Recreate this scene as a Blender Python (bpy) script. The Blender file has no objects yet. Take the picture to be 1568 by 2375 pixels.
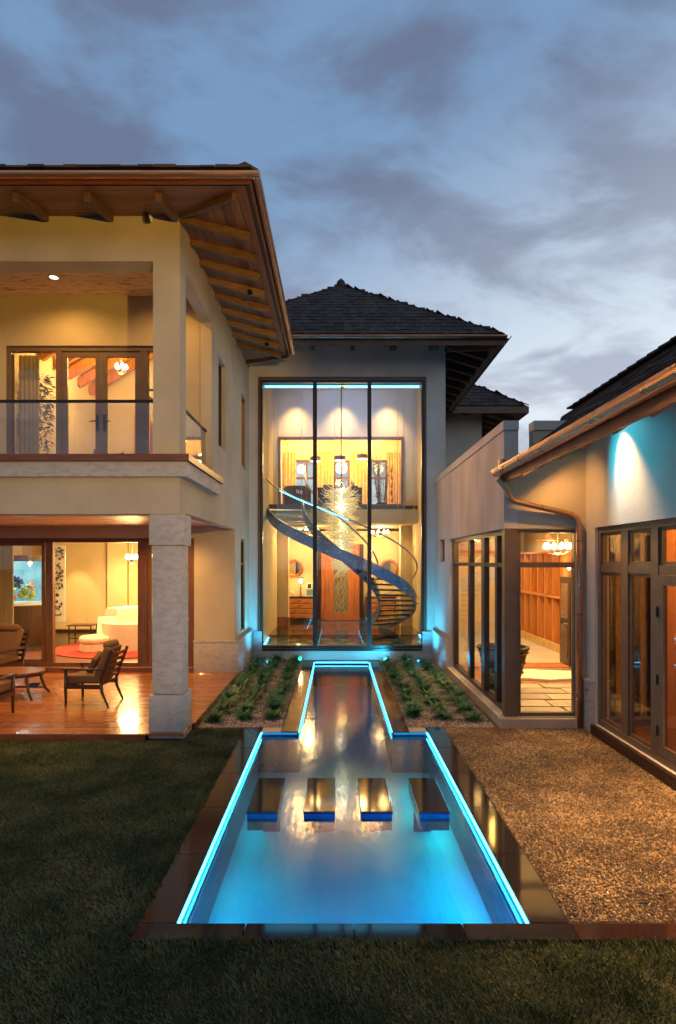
import bpy, bmesh, math, random
import numpy as np
from mathutils import Vector, Matrix
from math import radians as R, sin, cos, pi, sqrt

random.seed(7)
rng = np.random.default_rng(7)
sc = bpy.context.scene
COL = sc.collection

# ------------------------------------------------------------------ camera
cam_d = bpy.data.cameras.new("camera")
cam_d.sensor_fit = 'VERTICAL'
cam_d.sensor_height = 36.0
F = 1400.0
cam_d.lens = 36.0 * F / 2375.0
cam_d.shift_y = 113.5 / 2375.0
cam_d.shift_x = 4.0 / 2375.0
cam_d.clip_start = 0.05
cam_d.clip_end = 2000
cam = bpy.data.objects.new("camera", cam_d)
COL.objects.link(cam)
cam.location = (0, 0, 2.5)
cam.rotation_euler = (R(90), 0, 0)
sc.camera = cam

# ------------------------------------------------------------------ render settings
sc.render.engine = 'CYCLES'
sc.cycles.use_denoising = True
sc.cycles.max_bounces = 8
sc.cycles.diffuse_bounces = 3
sc.cycles.glossy_bounces = 4
sc.cycles.transmission_bounces = 6
sc.cycles.transparent_max_bounces = 24
sc.cycles.sample_clamp_indirect = 4.0
sc.cycles.caustics_reflective = False
sc.cycles.caustics_refractive = False
sc.view_settings.view_transform = 'Standard'
sc.view_settings.look = 'None'
sc.view_settings.exposure = 0.0
sc.view_settings.gamma = 1.0

# ------------------------------------------------------------------ world: dusk sky with drifting cloud
SUN_EL, SUN_ROT = R(3), R(25)
world = bpy.data.worlds.new("World")
sc.world = world
world.use_nodes = True
wt = world.node_tree
for n in list(wt.nodes): wt.nodes.remove(n)
def WN(t, **k):
    n = wt.nodes.new(t)
    for a, b in k.items(): setattr(n, a, b)
    return n
def wmath(op, a, b=None, clamp=False):
    n = WN('ShaderNodeMath', operation=op, use_clamp=clamp)
    for i, v in enumerate((a, b)):
        if v is None: continue
        if isinstance(v, (int, float)): n.inputs[i].default_value = v
        else: wt.links.new(v, n.inputs[i])
    return n.outputs[0]
def wmix(fac, a, b):
    n = WN('ShaderNodeMix', data_type='RGBA')
    for i, v in ((0, fac), (6, a), (7, b)):
        if isinstance(v, (int, float)): n.inputs[i].default_value = v
        elif isinstance(v, tuple): n.inputs[i].default_value = (*v, 1)
        else: wt.links.new(v, n.inputs[i])
    return n.outputs[2]
tc = WN('ShaderNodeTexCoord')
sep = WN('ShaderNodeSeparateXYZ'); wt.links.new(tc.outputs['Generated'], sep.inputs[0])
dx, dy, dz = sep.outputs
zc = wmath('MAXIMUM', dz, 0.0)
den = wmath('ADD', zc, 0.28)
comb = WN('ShaderNodeCombineXYZ')
wt.links.new(wmath('DIVIDE', dx, den), comb.inputs[0])
wt.links.new(wmath('DIVIDE', dy, den), comb.inputs[1])
mp = WN('ShaderNodeMapping'); mp.inputs['Rotation'].default_value = (0, 0, R(-38)); mp.inputs['Scale'].default_value = (1.0, 1.35, 1)
mp.inputs['Location'].default_value = (3.1, 0.65, 0)
wt.links.new(comb.outputs[0], mp.inputs[0])
nz = WN('ShaderNodeTexNoise'); nz.inputs['Scale'].default_value = 3.3; nz.inputs['Detail'].default_value = 9
nz.inputs['Roughness'].default_value = 0.56; nz.inputs['Distortion'].default_value = 0.3
wt.links.new(mp.outputs[0], nz.inputs[0])
cr = WN('ShaderNodeMapRange'); cr.inputs['From Min'].default_value = 0.38; cr.inputs['From Max'].default_value = 0.62
cr.interpolation_type = 'SMOOTHSTEP'
wt.links.new(nz.outputs[0], cr.inputs[0])
cloud = cr.outputs[0]
sky = WN('ShaderNodeTexSky'); sky.sky_type = 'NISHITA'; sky.sun_disc = False
sky.sun_elevation = SUN_EL; sky.sun_rotation = SUN_ROT; sky.altitude = 10; sky.air_density = 1.4; sky.dust_density = 1.0; sky.ozone_density = 3.0
el = WN('ShaderNodeMapRange'); el.inputs['From Min'].default_value = 0.08; el.inputs['From Max'].default_value = 0.60; el.interpolation_type = 'SMOOTHSTEP'
# lower and paler towards the afterglow side (east of the house)
wt.links.new(wmath('SUBTRACT', dz, wmath('MULTIPLY', dx, 0.33)), el.inputs[0])
clear = wmix(el.outputs[0], (8.0, 8.9, 9.8), (2.0, 3.4, 5.6))
grey = wmix(el.outputs[0], (4.9, 5.5, 6.7), (1.55, 2.0, 3.2))
col = wmix(cloud, clear, grey)
skyc = wmix(0.04, col, sky.outputs[0])
bg = WN('ShaderNodeBackground'); bg.inputs['Strength'].default_value = 0.1
wt.links.new(skyc, bg.inputs[0])
wo = WN('ShaderNodeOutputWorld'); wt.links.new(bg.outputs[0], wo.inputs[0])

sun_d = bpy.data.lights.new("dusk_sun", 'SUN'); sun_d.energy = 0.03; sun_d.angle = R(30); sun_d.color = (1, .85, .7)
sun = bpy.data.objects.new("dusk_sun", sun_d); COL.objects.link(sun)
sun.rotation_euler = (R(87), 0, R(-25) + pi)

# ================================================================== helpers
ORG = {}
def put(o, parent=None):
    COL.objects.link(o)
    if parent is not None: o.parent = parent
    ORG[o.name] = ORG.get(parent.name, Vector()) if parent is not None else Vector()
    return o
def tag(o, label=None, cat=None, group=None, kind=None):
    if label: o['label'] = label
    if cat: o['category'] = cat
    if group: o['group'] = group
    if kind: o['kind'] = kind
    return o
def thing(name, label, cat, loc=(0, 0, 0), rz=0, group=None):
    o = bpy.data.objects.new(name, None); o.empty_display_size = .2
    COL.objects.link(o); o.location = loc; o.rotation_euler = (0, 0, rz)
    ORG[o.name] = Vector(loc)
    return tag(o, label, cat, group)
def copy_tree(o, parent=None):
    c = o.copy(); COL.objects.link(c)
    if parent is not None: c.parent = parent
    ORG[c.name] = ORG.get(o.name, Vector())
    for ch in [k for k in bpy.data.objects if k.parent == o]: copy_tree(ch, c)
    return c

class MB:
    """collects shapes of one part"""
    def __init__(s): s.v = []; s.f = []
    def add(s, vs, fs):
        n = len(s.v); s.v += [tuple(v) for v in vs]; s.f += [tuple(i + n for i in f) for f in fs]; return s
    def box(s, x0, x1, y0, y1, z0, z1):
        return s.add([(x0, y0, z0), (x1, y0, z0), (x1, y1, z0), (x0, y1, z0), (x0, y0, z1), (x1, y0, z1), (x1, y1, z1), (x0, y1, z1)],
                     [(0, 3, 2, 1), (4, 5, 6, 7), (0, 1, 5, 4), (1, 2, 6, 5), (2, 3, 7, 6), (3, 0, 4, 7)])
    def bar(s, a, b, w, h, up=(0, 0, 1)):
        a, b = Vector(a), Vector(b); d = (b - a).normalized(); u = Vector(up)
        r = d.cross(u)
        if r.length < 1e-4: r = d.cross(Vector((1, 0, 0)))
        r.normalize(); u = r.cross(d)
        vs = [p + r * (sx * w / 2) + u * (sz * h / 2) for p in (a, b) for sx, sz in ((-1, -1), (1, -1), (1, 1), (-1, 1))]
        return s.add(vs, [(0, 1, 2, 3), (7, 6, 5, 4), (0, 4, 5, 1), (1, 5, 6, 2), (2, 6, 7, 3), (3, 7, 4, 0)])
    def tube(s, pts, r, seg=8, cap=True):
        pts = [Vector(p) for p in pts]; n = len(pts)
        rr = r if isinstance(r, (list, tuple)) else [r] * n
        vs = []; prev = None
        for i, p in enumerate(pts):
            d = (pts[min(i + 1, n - 1)] - pts[max(i - 1, 0)]).normalized()
            if prev is None:
                a = Vector((0, 0, 1)) if abs(d.z) < .9 else Vector((1, 0, 0))
                x = d.cross(a).normalized()
            else:
                x = (prev - d * prev.dot(d)).normalized()
            prev = x; y = d.cross(x)
            vs += [p + (x * cos(2 * pi * k / seg) + y * sin(2 * pi * k / seg)) * rr[i] for k in range(seg)]
        fs = [(i * seg + k, i * seg + (k + 1) % seg, (i + 1) * seg + (k + 1) % seg, (i + 1) * seg + k) for i in range(n - 1) for k in range(seg)]
        if cap: fs += [tuple(range(seg))[::-1], tuple((n - 1) * seg + k for k in range(seg))]
        return s.add(vs, fs)
    def lathe(s, prof, c=(0, 0, 0), seg=20, a0=0, a1=2 * pi, axis='z'):
        full = abs(a1 - a0 - 2 * pi) < 1e-5; m = seg if full else seg + 1; vs = []
        for k in range(m):
            a = a0 + (a1 - a0) * k / seg
            for r, z in prof:
                if axis == 'z': vs.append((c[0] + r * cos(a), c[1] + r * sin(a), c[2] + z))
                else: vs.append((c[0] + r * cos(a), c[1] + z, c[2] + r * sin(a)))
        L = len(prof); fs = []
        for k in range(seg):
            k2 = (k + 1) % m
            for i in range(L - 1): fs.append((k * L + i, k2 * L + i, k2 * L + i + 1, k * L + i + 1))
        return s.add(vs, fs)
    def prism(s, poly, y0, y1, axis='y'):
        """poly in (x,z) extruded along y, or (y,z) along x, or (x,y) along z"""
        n = len(poly)
        g = {'y': lambda p, t: (p[0], t, p[1]), 'x': lambda p, t: (t, p[0], p[1]), 'z': lambda p, t: (p[0], p[1], t)}[axis]
        vs = [g(p, y0) for p in poly] + [g(p, y1) for p in poly]
        return s.add(vs, [tuple(range(n)), tuple(range(2 * n - 1, n - 1, -1))] + [(i, (i + 1) % n, n + (i + 1) % n, n + i) for i in range(n)])
    def sheet(s, grid):
        m, n = len(grid), len(grid[0])
        return s.add([p for row in grid for p in row], [(i * n + j, (i + 1) * n + j, (i + 1) * n + j + 1, i * n + j + 1) for i in range(m - 1) for j in range(n - 1)])
    def build(s, name, mat, parent=None, local=False, smooth=False, bev=0, seg=2, sub=0, fixn=True):
        me = bpy.data.meshes.new(name)
        o = bpy.data.objects.new(name, me); put(o, parent)
        off = Vector() if local else ORG[o.name]
        me.from_pydata([(v[0] - off.x, v[1] - off.y, v[2] - off.z) for v in s.v], [], s.f)
        if fixn or bev or sub:
            bm = bmesh.new(); bm.from_mesh(me)
            bmesh.ops.recalc_face_normals(bm, faces=bm.faces)
            if bev:
                bmesh.ops.remove_doubles(bm, verts=bm.verts, dist=1e-5)
                bmesh.ops.bevel(bm, geom=bm.edges[:], offset=bev, segments=seg, affect='EDGES', profile=.6)
            bm.to_mesh(me); bm.free()
        if smooth or (bev and seg > 1):
            for p in me.polygons: p.use_smooth = True
            if smooth is not True:
                try: me.set_sharp_from_angle(angle=R(50))
                except Exception: pass
        me.materials.append(mat)
        return o
def box(name, mat, parent, x0, x1, y0, y1, z0, z1, **k):
    return MB().box(x0, x1, y0, y1, z0, z1).build(name, mat, parent, **k)
def plate(u0, u1, v0, v1, holes, t0, t1, axis):
    """a wall or slab with rectangular openings as one clean mesh; axis = the thin direction"""
    us = sorted({u0, u1, *[h[0] for h in holes], *[h[1] for h in holes]}); us = [u for u in us if u0 <= u <= u1]
    vs = sorted({v0, v1, *[h[2] for h in holes], *[h[3] for h in holes]}); vs = [v for v in vs if v0 <= v <= v1]
    g = {'y': lambda u, t, v: (u, t, v), 'x': lambda u, t, v: (t, u, v), 'z': lambda u, t, v: (u, v, t)}[axis]
    def solid(i, j):
        if i < 0 or j < 0 or i >= len(us) - 1 or j >= len(vs) - 1: return False
        cu, cv = (us[i] + us[i + 1]) / 2, (vs[j] + vs[j + 1]) / 2
        return not any(h[0] < cu < h[1] and h[2] < cv < h[3] for h in holes)
    m = MB()
    for i in range(len(us) - 1):
        for j in range(len(vs) - 1):
            if not solid(i, j): continue
            a, b, c, d = us[i], us[i + 1], vs[j], vs[j + 1]
            for t in (t0, t1): m.add([g(a, t, c), g(b, t, c), g(b, t, d), g(a, t, d)], [(0, 1, 2, 3)])
            if not solid(i - 1, j): m.add([g(a, t0, c), g(a, t1, c), g(a, t1, d), g(a, t0, d)], [(0, 1, 2, 3)])
            if not solid(i + 1, j): m.add([g(b, t0, c), g(b, t1, c), g(b, t1, d), g(b, t0, d)], [(0, 1, 2, 3)])
            if not solid(i, j - 1): m.add([g(a, t0, c), g(a, t1, c), g(b, t1, c), g(b, t0, c)], [(0, 1, 2, 3)])
            if not solid(i, j + 1): m.add([g(a, t0, d), g(a, t1, d), g(b, t1, d), g(b, t0, d)], [(0, 1, 2, 3)])
    # weld
    key = {}; nv = []; idx = []
    for v in m.v:
        k = tuple(round(c, 5) for c in v)
        if k not in key: key[k] = len(nv); nv.append(v)
        idx.append(key[k])
    m.v = nv; m.f = [tuple(idx[i] for i in f) for f in m.f]
    return m

# ================================================================== materials
MATS = {}
def nodes(name):
    m = bpy.data.materials.new(name); m.use_nodes = True
    nt = m.node_tree
    for n in list(nt.nodes): nt.nodes.remove(n)
    out = nt.nodes.new('ShaderNodeOutputMaterial'); MATS[name] = m
    return m, nt, out
def pbr(name, c, rough=.6, metal=0, spec=.5, c2=None, scale=6, stretch=(1, 1, 1), bump=0, bscale=None, detail=5, rand=0, island=False,
        lo=.35, hi=.65, coat=0, trans=0, sub=None, emis=None, es=0, dist=0, rvar=0, ior=1.45):
    m, nt, out = nodes(name); L = nt.links
    b = nt.nodes.new('ShaderNodeBsdfPrincipled'); L.new(b.outputs[0], out.inputs[0])
    b.inputs['Base Color'].default_value = (*c, 1); b.inputs['Roughness'].default_value = rough
    b.inputs['Metallic'].default_value = metal; b.inputs['Specular IOR Level'].default_value = spec; b.inputs['IOR'].default_value = ior
    b.inputs['Coat Weight'].default_value = coat; b.inputs['Transmission Weight'].default_value = trans
    if emis: b.inputs['Emission Color'].default_value = (*emis, 1); b.inputs['Emission Strength'].default_value = es
    if c2 or bump or rand or rvar:
        t = nt.nodes.new('ShaderNodeTexCoord'); mp_ = nt.nodes.new('ShaderNodeMapping'); mp_.inputs['Scale'].default_value = stretch
        L.new(t.outputs['Object'], mp_.inputs[0])
        if rand:
            oi = nt.nodes.new('ShaderNodeObjectInfo'); vm = nt.nodes.new('ShaderNodeVectorMath'); vm.operation = 'MULTIPLY_ADD'
            # every piece its own cut of the grain
            L.new(mp_.outputs[0], vm.inputs[0]); vm.inputs[1].default_value = (1, 1, 1)
            cx = nt.nodes.new('ShaderNodeCombineXYZ'); mm = nt.nodes.new('ShaderNodeMath'); mm.operation = 'MULTIPLY'; mm.inputs[1].default_value = 50
            L.new(oi.outputs['Random'], mm.inputs[0])
            for i in range(3): L.new(mm.outputs[0], cx.inputs[i])
            L.new(cx.outputs[0], vm.inputs[2]); vec = vm.outputs[0]
        else: vec = mp_.outputs[0]
        nzn = nt.nodes.new('ShaderNodeTexNoise'); nzn.inputs['Scale'].default_value = scale; nzn.inputs['Detail'].default_value = detail
        nzn.inputs['Distortion'].default_value = dist
        L.new(vec, nzn.inputs[0])
        colr = None
        if c2:
            mr = nt.nodes.new('ShaderNodeMapRange'); mr.inputs['From Min'].default_value = lo; mr.inputs['From Max'].default_value = hi
            L.new(nzn.outputs[0], mr.inputs[0])
            mx = nt.nodes.new('ShaderNodeMix'); mx.data_type = 'RGBA'
            mx.inputs[6].default_value = (*c, 1); mx.inputs[7].default_value = (*c2, 1); L.new(mr.outputs[0], mx.inputs[0]); colr = mx.outputs[2]
        if rvar:
            mr2 = nt.nodes.new('ShaderNodeMapRange'); mr2.inputs['To Min'].default_value = rough - rvar; mr2.inputs['To Max'].default_value = rough + rvar
            mr2.inputs['From Min'].default_value = .3; mr2.inputs['From Max'].default_value = .7
            L.new(nzn.outputs[0], mr2.inputs[0]); L.new(mr2.outputs[0], b.inputs['Roughness'])
        if rand:
            hs = nt.nodes.new('ShaderNodeHueSaturation')
            mr3 = nt.nodes.new('ShaderNodeMapRange'); mr3.inputs['To Min'].default_value = 1 - rand; mr3.inputs['To Max'].default_value = 1 + rand
            if island:
                gg = nt.nodes.new('ShaderNodeNewGeometry'); L.new(gg.outputs['Random Per Island'], mr3.inputs[0])
            else: L.new(oi.outputs['Random'], mr3.inputs[0])
            L.new(mr3.outputs[0], hs.inputs['Value'])
            if colr: L.new(colr, hs.inputs['Color'])
            else: hs.inputs['Color'].default_value = (*c, 1)
            colr = hs.outputs[0]
        if colr: L.new(colr, b.inputs['Base Color'])
        if bump:
            n2 = nzn
            if bscale:
                n2 = nt.nodes.new('ShaderNodeTexNoise'); n2.inputs['Scale'].default_value = bscale; n2.inputs['Detail'].default_value = 4; L.new(vec, n2.inputs[0])
            bp = nt.nodes.new('ShaderNodeBump'); bp.inputs['Strength'].default_value = bump; bp.inputs['Distance'].default_value = .02
            L.new(n2.outputs[0], bp.inputs['Height']); L.new(bp.outputs[0], b.inputs['Normal'])
    return m
def emit(name, c, s):
    m, nt, out = nodes(name); e = nt.nodes.new('ShaderNodeEmission')
    e.inputs[0].default_value = (*c, 1); e.inputs[1].default_value = s; nt.links.new(e.outputs[0], out.inputs[0]); return m
def glass(name, tint=(.96, .97, .95), refl=1.0, rough=.0, ior=1.5):
    m, nt, out = nodes(name); L = nt.links
    tr = nt.nodes.new('ShaderNodeBsdfTransparent'); tr.inputs[0].default_value = (*tint, 1)
    gl = nt.nodes.new('ShaderNodeBsdfGlossy'); gl.inputs['Roughness'].default_value = rough
    fr = nt.nodes.new('ShaderNodeFresnel'); fr.inputs[0].default_value = ior
    ge = nt.nodes.new('ShaderNodeNewGeometry'); io = nt.nodes.new('ShaderNodeMapRange'); io.inputs['To Min'].default_value = ior; io.inputs['To Max'].default_value = 1 / ior
    L.new(ge.outputs['Backfacing'], io.inputs[0]); L.new(io.outputs[0], fr.inputs[0])
    mu = nt.nodes.new('ShaderNodeMath'); mu.operation = 'MULTIPLY'; mu.inputs[1].default_value = refl; L.new(fr.outputs[0], mu.inputs[0])
    mx = nt.nodes.new('ShaderNodeMixShader'); L.new(mu.outputs[0], mx.inputs[0]); L.new(tr.outputs[0], mx.inputs[1]); L.new(gl.outputs[0], mx.inputs[2])
    L.new(mx.outputs[0], out.inputs[0]); return m

stucco = pbr('stucco', (.60, .55, .48), .88, c2=(.52, .475, .415), scale=1.6, bump=.25, bscale=60, spec=.2)
stucco_wing = pbr('ochre_stucco', (.56, .48, .36), .88, c2=(.46, .39, .29), scale=1.1, bump=.25, bscale=60, spec=.2)
stucco_in = pbr('interior_plaster', (.76, .62, .38), .8, c2=(.70, .56, .32), scale=1.2, spec=.2)
stucco_mottled = pbr('mottled_stucco', (.60, .53, .48), .85, c2=(.47, .40, .35), scale=1.7, stretch=(1, 1, .45), bump=.3, bscale=50, spec=.2)
travertine = pbr('travertine', (.46, .43, .42), .6, c2=(.38, .35, .34), scale=7, stretch=(1, 1, 2.2), lo=.44, hi=.62, dist=.4, bump=.35, bscale=22, detail=8, rvar=.1)
limestone = pbr('limestone', (.60, .54, .46), .6, c2=(.46, .40, .33), scale=5, bump=.3, bscale=25, detail=8)
sill_stone = pbr('sill_stone', (.50, .42, .34), .65, c2=(.42, .35, .28), scale=4, bump=.2)
deck_wood = pbr('deck_wood', (.36, .135, .05), .24, c2=(.24, .08, .03), scale=5, stretch=(.5, 9, 9), rand=.22, bump=.08, rvar=.08, coat=.3)
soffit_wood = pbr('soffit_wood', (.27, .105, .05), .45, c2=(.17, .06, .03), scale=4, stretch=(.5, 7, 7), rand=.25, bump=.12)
soffit_wood_y = pbr('soffit_wood_side', (.27, .115, .06), .45, c2=(.18, .07, .035), scale=4, stretch=(7, .5, 7), rand=.25, bump=.12)
rafter_wood = pbr('rafter_wood', (.10, .05, .03), .55, c2=(.15, .08, .045), scale=5, stretch=(1, 1, 4), rand=.25, bump=.15)
rafter_pale = pbr('pale_rafter_wood', (.28, .16, .08), .5, c2=(.19, .10, .05), scale=5, stretch=(1, 4, 4), rand=.3, bump=.15)
pine = pbr('knotty_pine', (.85, .60, .38), .5, c2=(.34, .13, .05), scale=3.6, stretch=(1.1, 6, 6), rand=.14, lo=.56, hi=.70, detail=3)
cap_wood = pbr('cap_wood', (.20, .065, .03), .35, c2=(.13, .04, .02), scale=5, stretch=(.6, 6, 6))
copper = pbr('copper', (.62, .33, .19), .32, metal=.85, c2=(.50, .25, .15), scale=3, rvar=.08)
copper_dull = pbr('dull_copper', (.36, .20, .14), .38, metal=.85, c2=(.28, .15, .10), scale=3, rvar=.08)
granite = pbr('black_granite', (.012, .010, .012), .07, c2=(.022, .018, .018), scale=140, rvar=.02, spec=.6)
granite_floor = pbr('polished_dark_floor', (.035, .03, .028), .07, c2=(.05, .04, .03), scale=5, spec=.8)
granite_warm_tint = pbr('granite_reflection_tint', (.022, .011, .010), .10, c2=(.03, .012, .010), scale=40, rvar=.03, spec=.6)  # reddish soffit reflection on the coping put into the base colour
blue_tile = pbr('blue_pool_tile', (.02, .05, .17), .15, c2=(.012, .03, .12), scale=14)
pool_dark = pbr('dark_pool_tile', (.006, .030, .06), .25, c2=(.004, .02, .045), scale=10)
pool_floor = pbr('pool_plaster', (.004, .32, .34), .5, c2=(.006, .22, .30), scale=1.2)
bronze = pbr('bronze_frame', (.045, .032, .026), .4, metal=.3)
taupe = pbr('taupe_frame', (.17, .11, .065), .42, c2=(.14, .09, .055), scale=5)
frame_wood = pbr('brown_window_wood', (.16, .075, .04), .45, c2=(.12, .05, .025), scale=6, stretch=(4, 4, .6))
door_wood = pbr('door_wood', (.52, .20, .07), .35, c2=(.40, .13, .04), scale=4, stretch=(5, 5, .5), coat=.3)
cab_wood = pbr('cabinet_wood', (.62, .26, .07), .4, c2=(.54, .20, .05), scale=3, stretch=(4, 4, .5))
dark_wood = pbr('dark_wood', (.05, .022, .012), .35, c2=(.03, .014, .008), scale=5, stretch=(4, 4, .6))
shingle_m = pbr('slate_shingle', (.075, .052, .045), .75, c2=(.048, .035, .032), scale=9, rand=.3, bump=.3, bscale=30, spec=.15)
shingle_i = pbr('slate_shingle_run', (.075, .052, .045), .75, c2=(.048, .035, .032), scale=9, rand=.3, island=True, bump=.3, bscale=30, spec=.15)
brown_cushion = pbr('brown_cushion_fabric', (.14, .075, .04), .85, c2=(.11, .055, .03), scale=60, bump=.2)
black_metal = pbr('black_metal', (.02, .018, .018), .4, metal=.5)
steel = pbr('brushed_steel', (.55, .56, .58), .28, metal=.95)
steel_led_tint = pbr('led_tinted_steel', (.20, .28, .50), .28, metal=.3, c2=(.14, .20, .38), scale=3)  # blue cast of the LED light put into the stringer colour
tread_m = pbr('stair_tread', (.10, .055, .03), .25, c2=(.07, .04, .02), scale=5)
white_sofa = pbr('cream_upholstery', (.80, .70, .54), .8, c2=(.74, .64, .48), scale=3, bump=.1, bscale=90)
red_rug = pbr('red_rug', (.42, .05, .03), .95, c2=(.30, .03, .02), scale=12, bump=.6, bscale=60)
drape = pbr('drapery', (.50, .40, .24), .8, c2=(.42, .32, .18), scale=3, stretch=(8, 8, .3))
drape_gold = pbr('gold_drapery', (.72, .48, .18), .7, c2=(.52, .32, .10), scale=9, stretch=(4, 4, .7), lo=.42, hi=.58)
leaf = pbr('leaf', (.03, .13, .055), .5, c2=(.05, .17, .075), scale=8, rand=.3)
leaf_dark = pbr('dark_leaf', (.022, .05, .022), .5, c2=(.04, .075, .03), scale=8, rand=.3)
leaf_in = pbr('indoor_leaf', (.10, .14, .07), .5, c2=(.16, .19, .10), scale=8)
bark = pbr('bark', (.12, .08, .05), .8)
soil = pbr('bed_soil', (.22, .14, .09), .95, c2=(.12, .07, .045), scale=14, bump=.7, bscale=40)
chip = pbr('bed_chips', (.55, .46, .40), .85, rand=.5, island=True)
grass_ground = pbr('grass_ground', (.018, .022, .008), .95, c2=(.035, .032, .014), scale=3, bump=.6, bscale=50)
blade = pbr('grass_blade', (.20, .20, .075), .7, c2=(.065, .09, .032), scale=2.1, rand=.45, island=True, spec=.2)
pebble = pbr('wet_pebble', (.33, .21, .095), .2, c2=(.14, .085, .04), scale=2.0, rand=.55, island=True, coat=.3)
mortar = pbr('pebble_mortar', (.05, .032, .02), .9, c2=(.03, .02, .014), scale=20, bump=.5)
flag = pbr('flagstone', (.66, .56, .42), .4, c2=(.52, .42, .30), scale=3, rand=.18, bump=.2)
white_floor = pbr('pale_floor', (.72, .64, .52), .2, c2=(.66, .58, .46), scale=3)
brick_white = pbr('painted_brick', (.68, .60, .52), .8, rand=.08)
wicker = pbr('dark_wicker', (.07, .035, .02), .7, c2=(.035, .018, .01), scale=30, stretch=(1, 1, 3), bump=.6)
lamp_body = pbr('lamp_body', (.10, .08, .06), .4, metal=.6)
white_paint = pbr('white_enamel', (.8, .8, .78), .4)
mirror_m = pbr('mirror_glass', (.75, .75, .72), .04, metal=1)
coral_b = pbr('blue_coral', (.06, .18, .45), .7, c2=(.03, .08, .25), scale=12)
coral_p = pbr('pink_coral', (.75, .25, .22), .7)
coral_g = pbr('green_coral', (.25, .45, .12), .7, c2=(.45, .5, .2), scale=7)
tank_back = pbr('tank_backdrop', (.25, .45, .52), .6, c2=(.10, .28, .36), scale=3)
paper_m = pbr('picture_paper', (.85, .82, .76), .6, emis=(1, .85, .6), es=0)
glass_art = pbr('blown_glass', (.70, .56, .16), .25, c2=(.50, .56, .78), scale=2.2, rand=.3, island=True, emis=(1, .70, .24), es=.5)
pane_g = glass('window_glass')
pane_bal = glass('balustrade_glass', (.86, .88, .92), 1.3)
pane_stair = glass('stair_glass', (.95, .97, .96), .5)
pane_dark = glass('tinted_glass', (.80, .76, .72), 1.5)
textured_glass = pbr('rain_glass', (.36, .33, .24), .18, c2=(.10, .09, .06), scale=9, stretch=(6, 6, 1), lo=.44, hi=.56, bump=.8)
led_pool = emit('pool_led', (.035, .58, 1.0), 20.0); led_channel = emit('channel_led', (.05, .60, 1.0), 10.0)
led_cyan = emit('cyan_led', (.08, .55, 1.0), 9.0)
led_dim = emit('dim_cyan_led', (.02, .25, .6), 1.0)
warm_bulb = emit('warm_bulb', (1, .72, .36), 22)
warm_disc = emit('warm_diffuser', (1, .78, .48), 6)
core_glow = emit('chandelier_core', (1, .82, .46), 2.8)
shade_glow = emit('pendant_diffuser', (1, .80, .50), 5)
screen_m = emit('screen_blue', (.08, .25, .9), 1.6)
blue_lens = emit('cyan_lens', (.05, .65, 1.0), 6)

# ------------------------------------------------------------------ light helpers
GAIN = 2.6
def lamp(kind, loc, watt, color, parent=None, size=.05, aim=None, cone=None, blend=.5, name='lamp_light', shape=None, sy=None):
    d = bpy.data.lights.new(name, kind); d.energy = watt * GAIN; d.color = color
    if kind in ('POINT', 'SPOT'): d.shadow_soft_size = size
    if kind == 'SPOT': d.spot_size = R(cone or 90); d.spot_blend = blend
    if kind == 'AREA':
        d.size = size
        if sy: d.shape = 'RECTANGLE'; d.size_y = sy
    o = bpy.data.objects.new(name, d); COL.objects.link(o)
    off = ORG[parent.name] if parent is not None else Vector()
    if parent is not None: o.parent = parent
    o.location = Vector(loc) - off
    if aim is not None: o.rotation_euler = (Vector(aim) - Vector(loc)).to_track_quat('-Z', 'Y').to_euler()
    return o
WARM = (1, .59, .20); WARM2 = (1, .60, .22); GOLD = (1, .50, .11); CYAN = (.0, .66, 1.0)
def downlight(label, x, y, z, watt, color=WARM, cone=110, blend=.7, group=None, r=.05, aim=None, size=.04):
    t = thing('recessed_downlight', label, 'ceiling light', (x, y, z), group=group)
    MB().lathe([(r * 1.3, 0), (r * 1.3, -.012), (r, -.014), (r, 0)], (x, y, z), 16).build('trim_ring', white_paint, t)
    MB().lathe([(0, -.006), (r, -.006)], (x, y, z), 16).build('diffuser', warm_disc, t, fixn=False)
    lamp('SPOT', (x, y, z - .03), watt, color, t, size, aim or (x, y, 0), cone, blend)
    return t

def window(parent, axis, u0, u1, z0, z1, t0, t1, us=(), zs=(), fw=.06, mat=bronze, gl=pane_g, name='window', panes=True, split=None):
    """outer ring = the part; mullions, transoms and panes = its sub-parts"""
    def B(a, b, c, d, s, e):
        return (a, b, c, d, s, e) if axis == 'y' else (c, d, a, b, s, e)
    m = MB()
    m.box(*B(u0, u0 + fw, t0, t1, z0, z1)); m.box(*B(u1 - fw, u1, t0, t1, z0, z1))
    m.box(*B(u0 + fw, u1 - fw, t0, t1, z1 - fw, z1)); m.box(*B(u0 + fw, u1 - fw, t0, t1, z0, z0 + fw))
    w = m.build(name, mat, parent)
    for a, b in us: box('mullion', mat, w, *B(a, b, t0 + .004, t1 - .004, z0 + fw, z1 - fw))
    ue = [u0 + fw] + [x for ab in us for x in ab] + [u1 - fw]
    ze = [z0 + fw] + [x for ab in zs for x in ab] + [z1 - fw]
    tm = (t0 + t1) / 2
    for i in range(0, len(ue), 2):
        for a, b in zs: box('transom', mat, w, *B(ue[i], ue[i + 1], t0 + .01, t1 - .01, a, b))
        if panes:
            for j in range(0, len(ze), 2):
                box('pane', gl, w, *B(ue[i], ue[i + 1], tm - .004, tm + .004, ze[j], ze[j + 1]))
    return w
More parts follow.
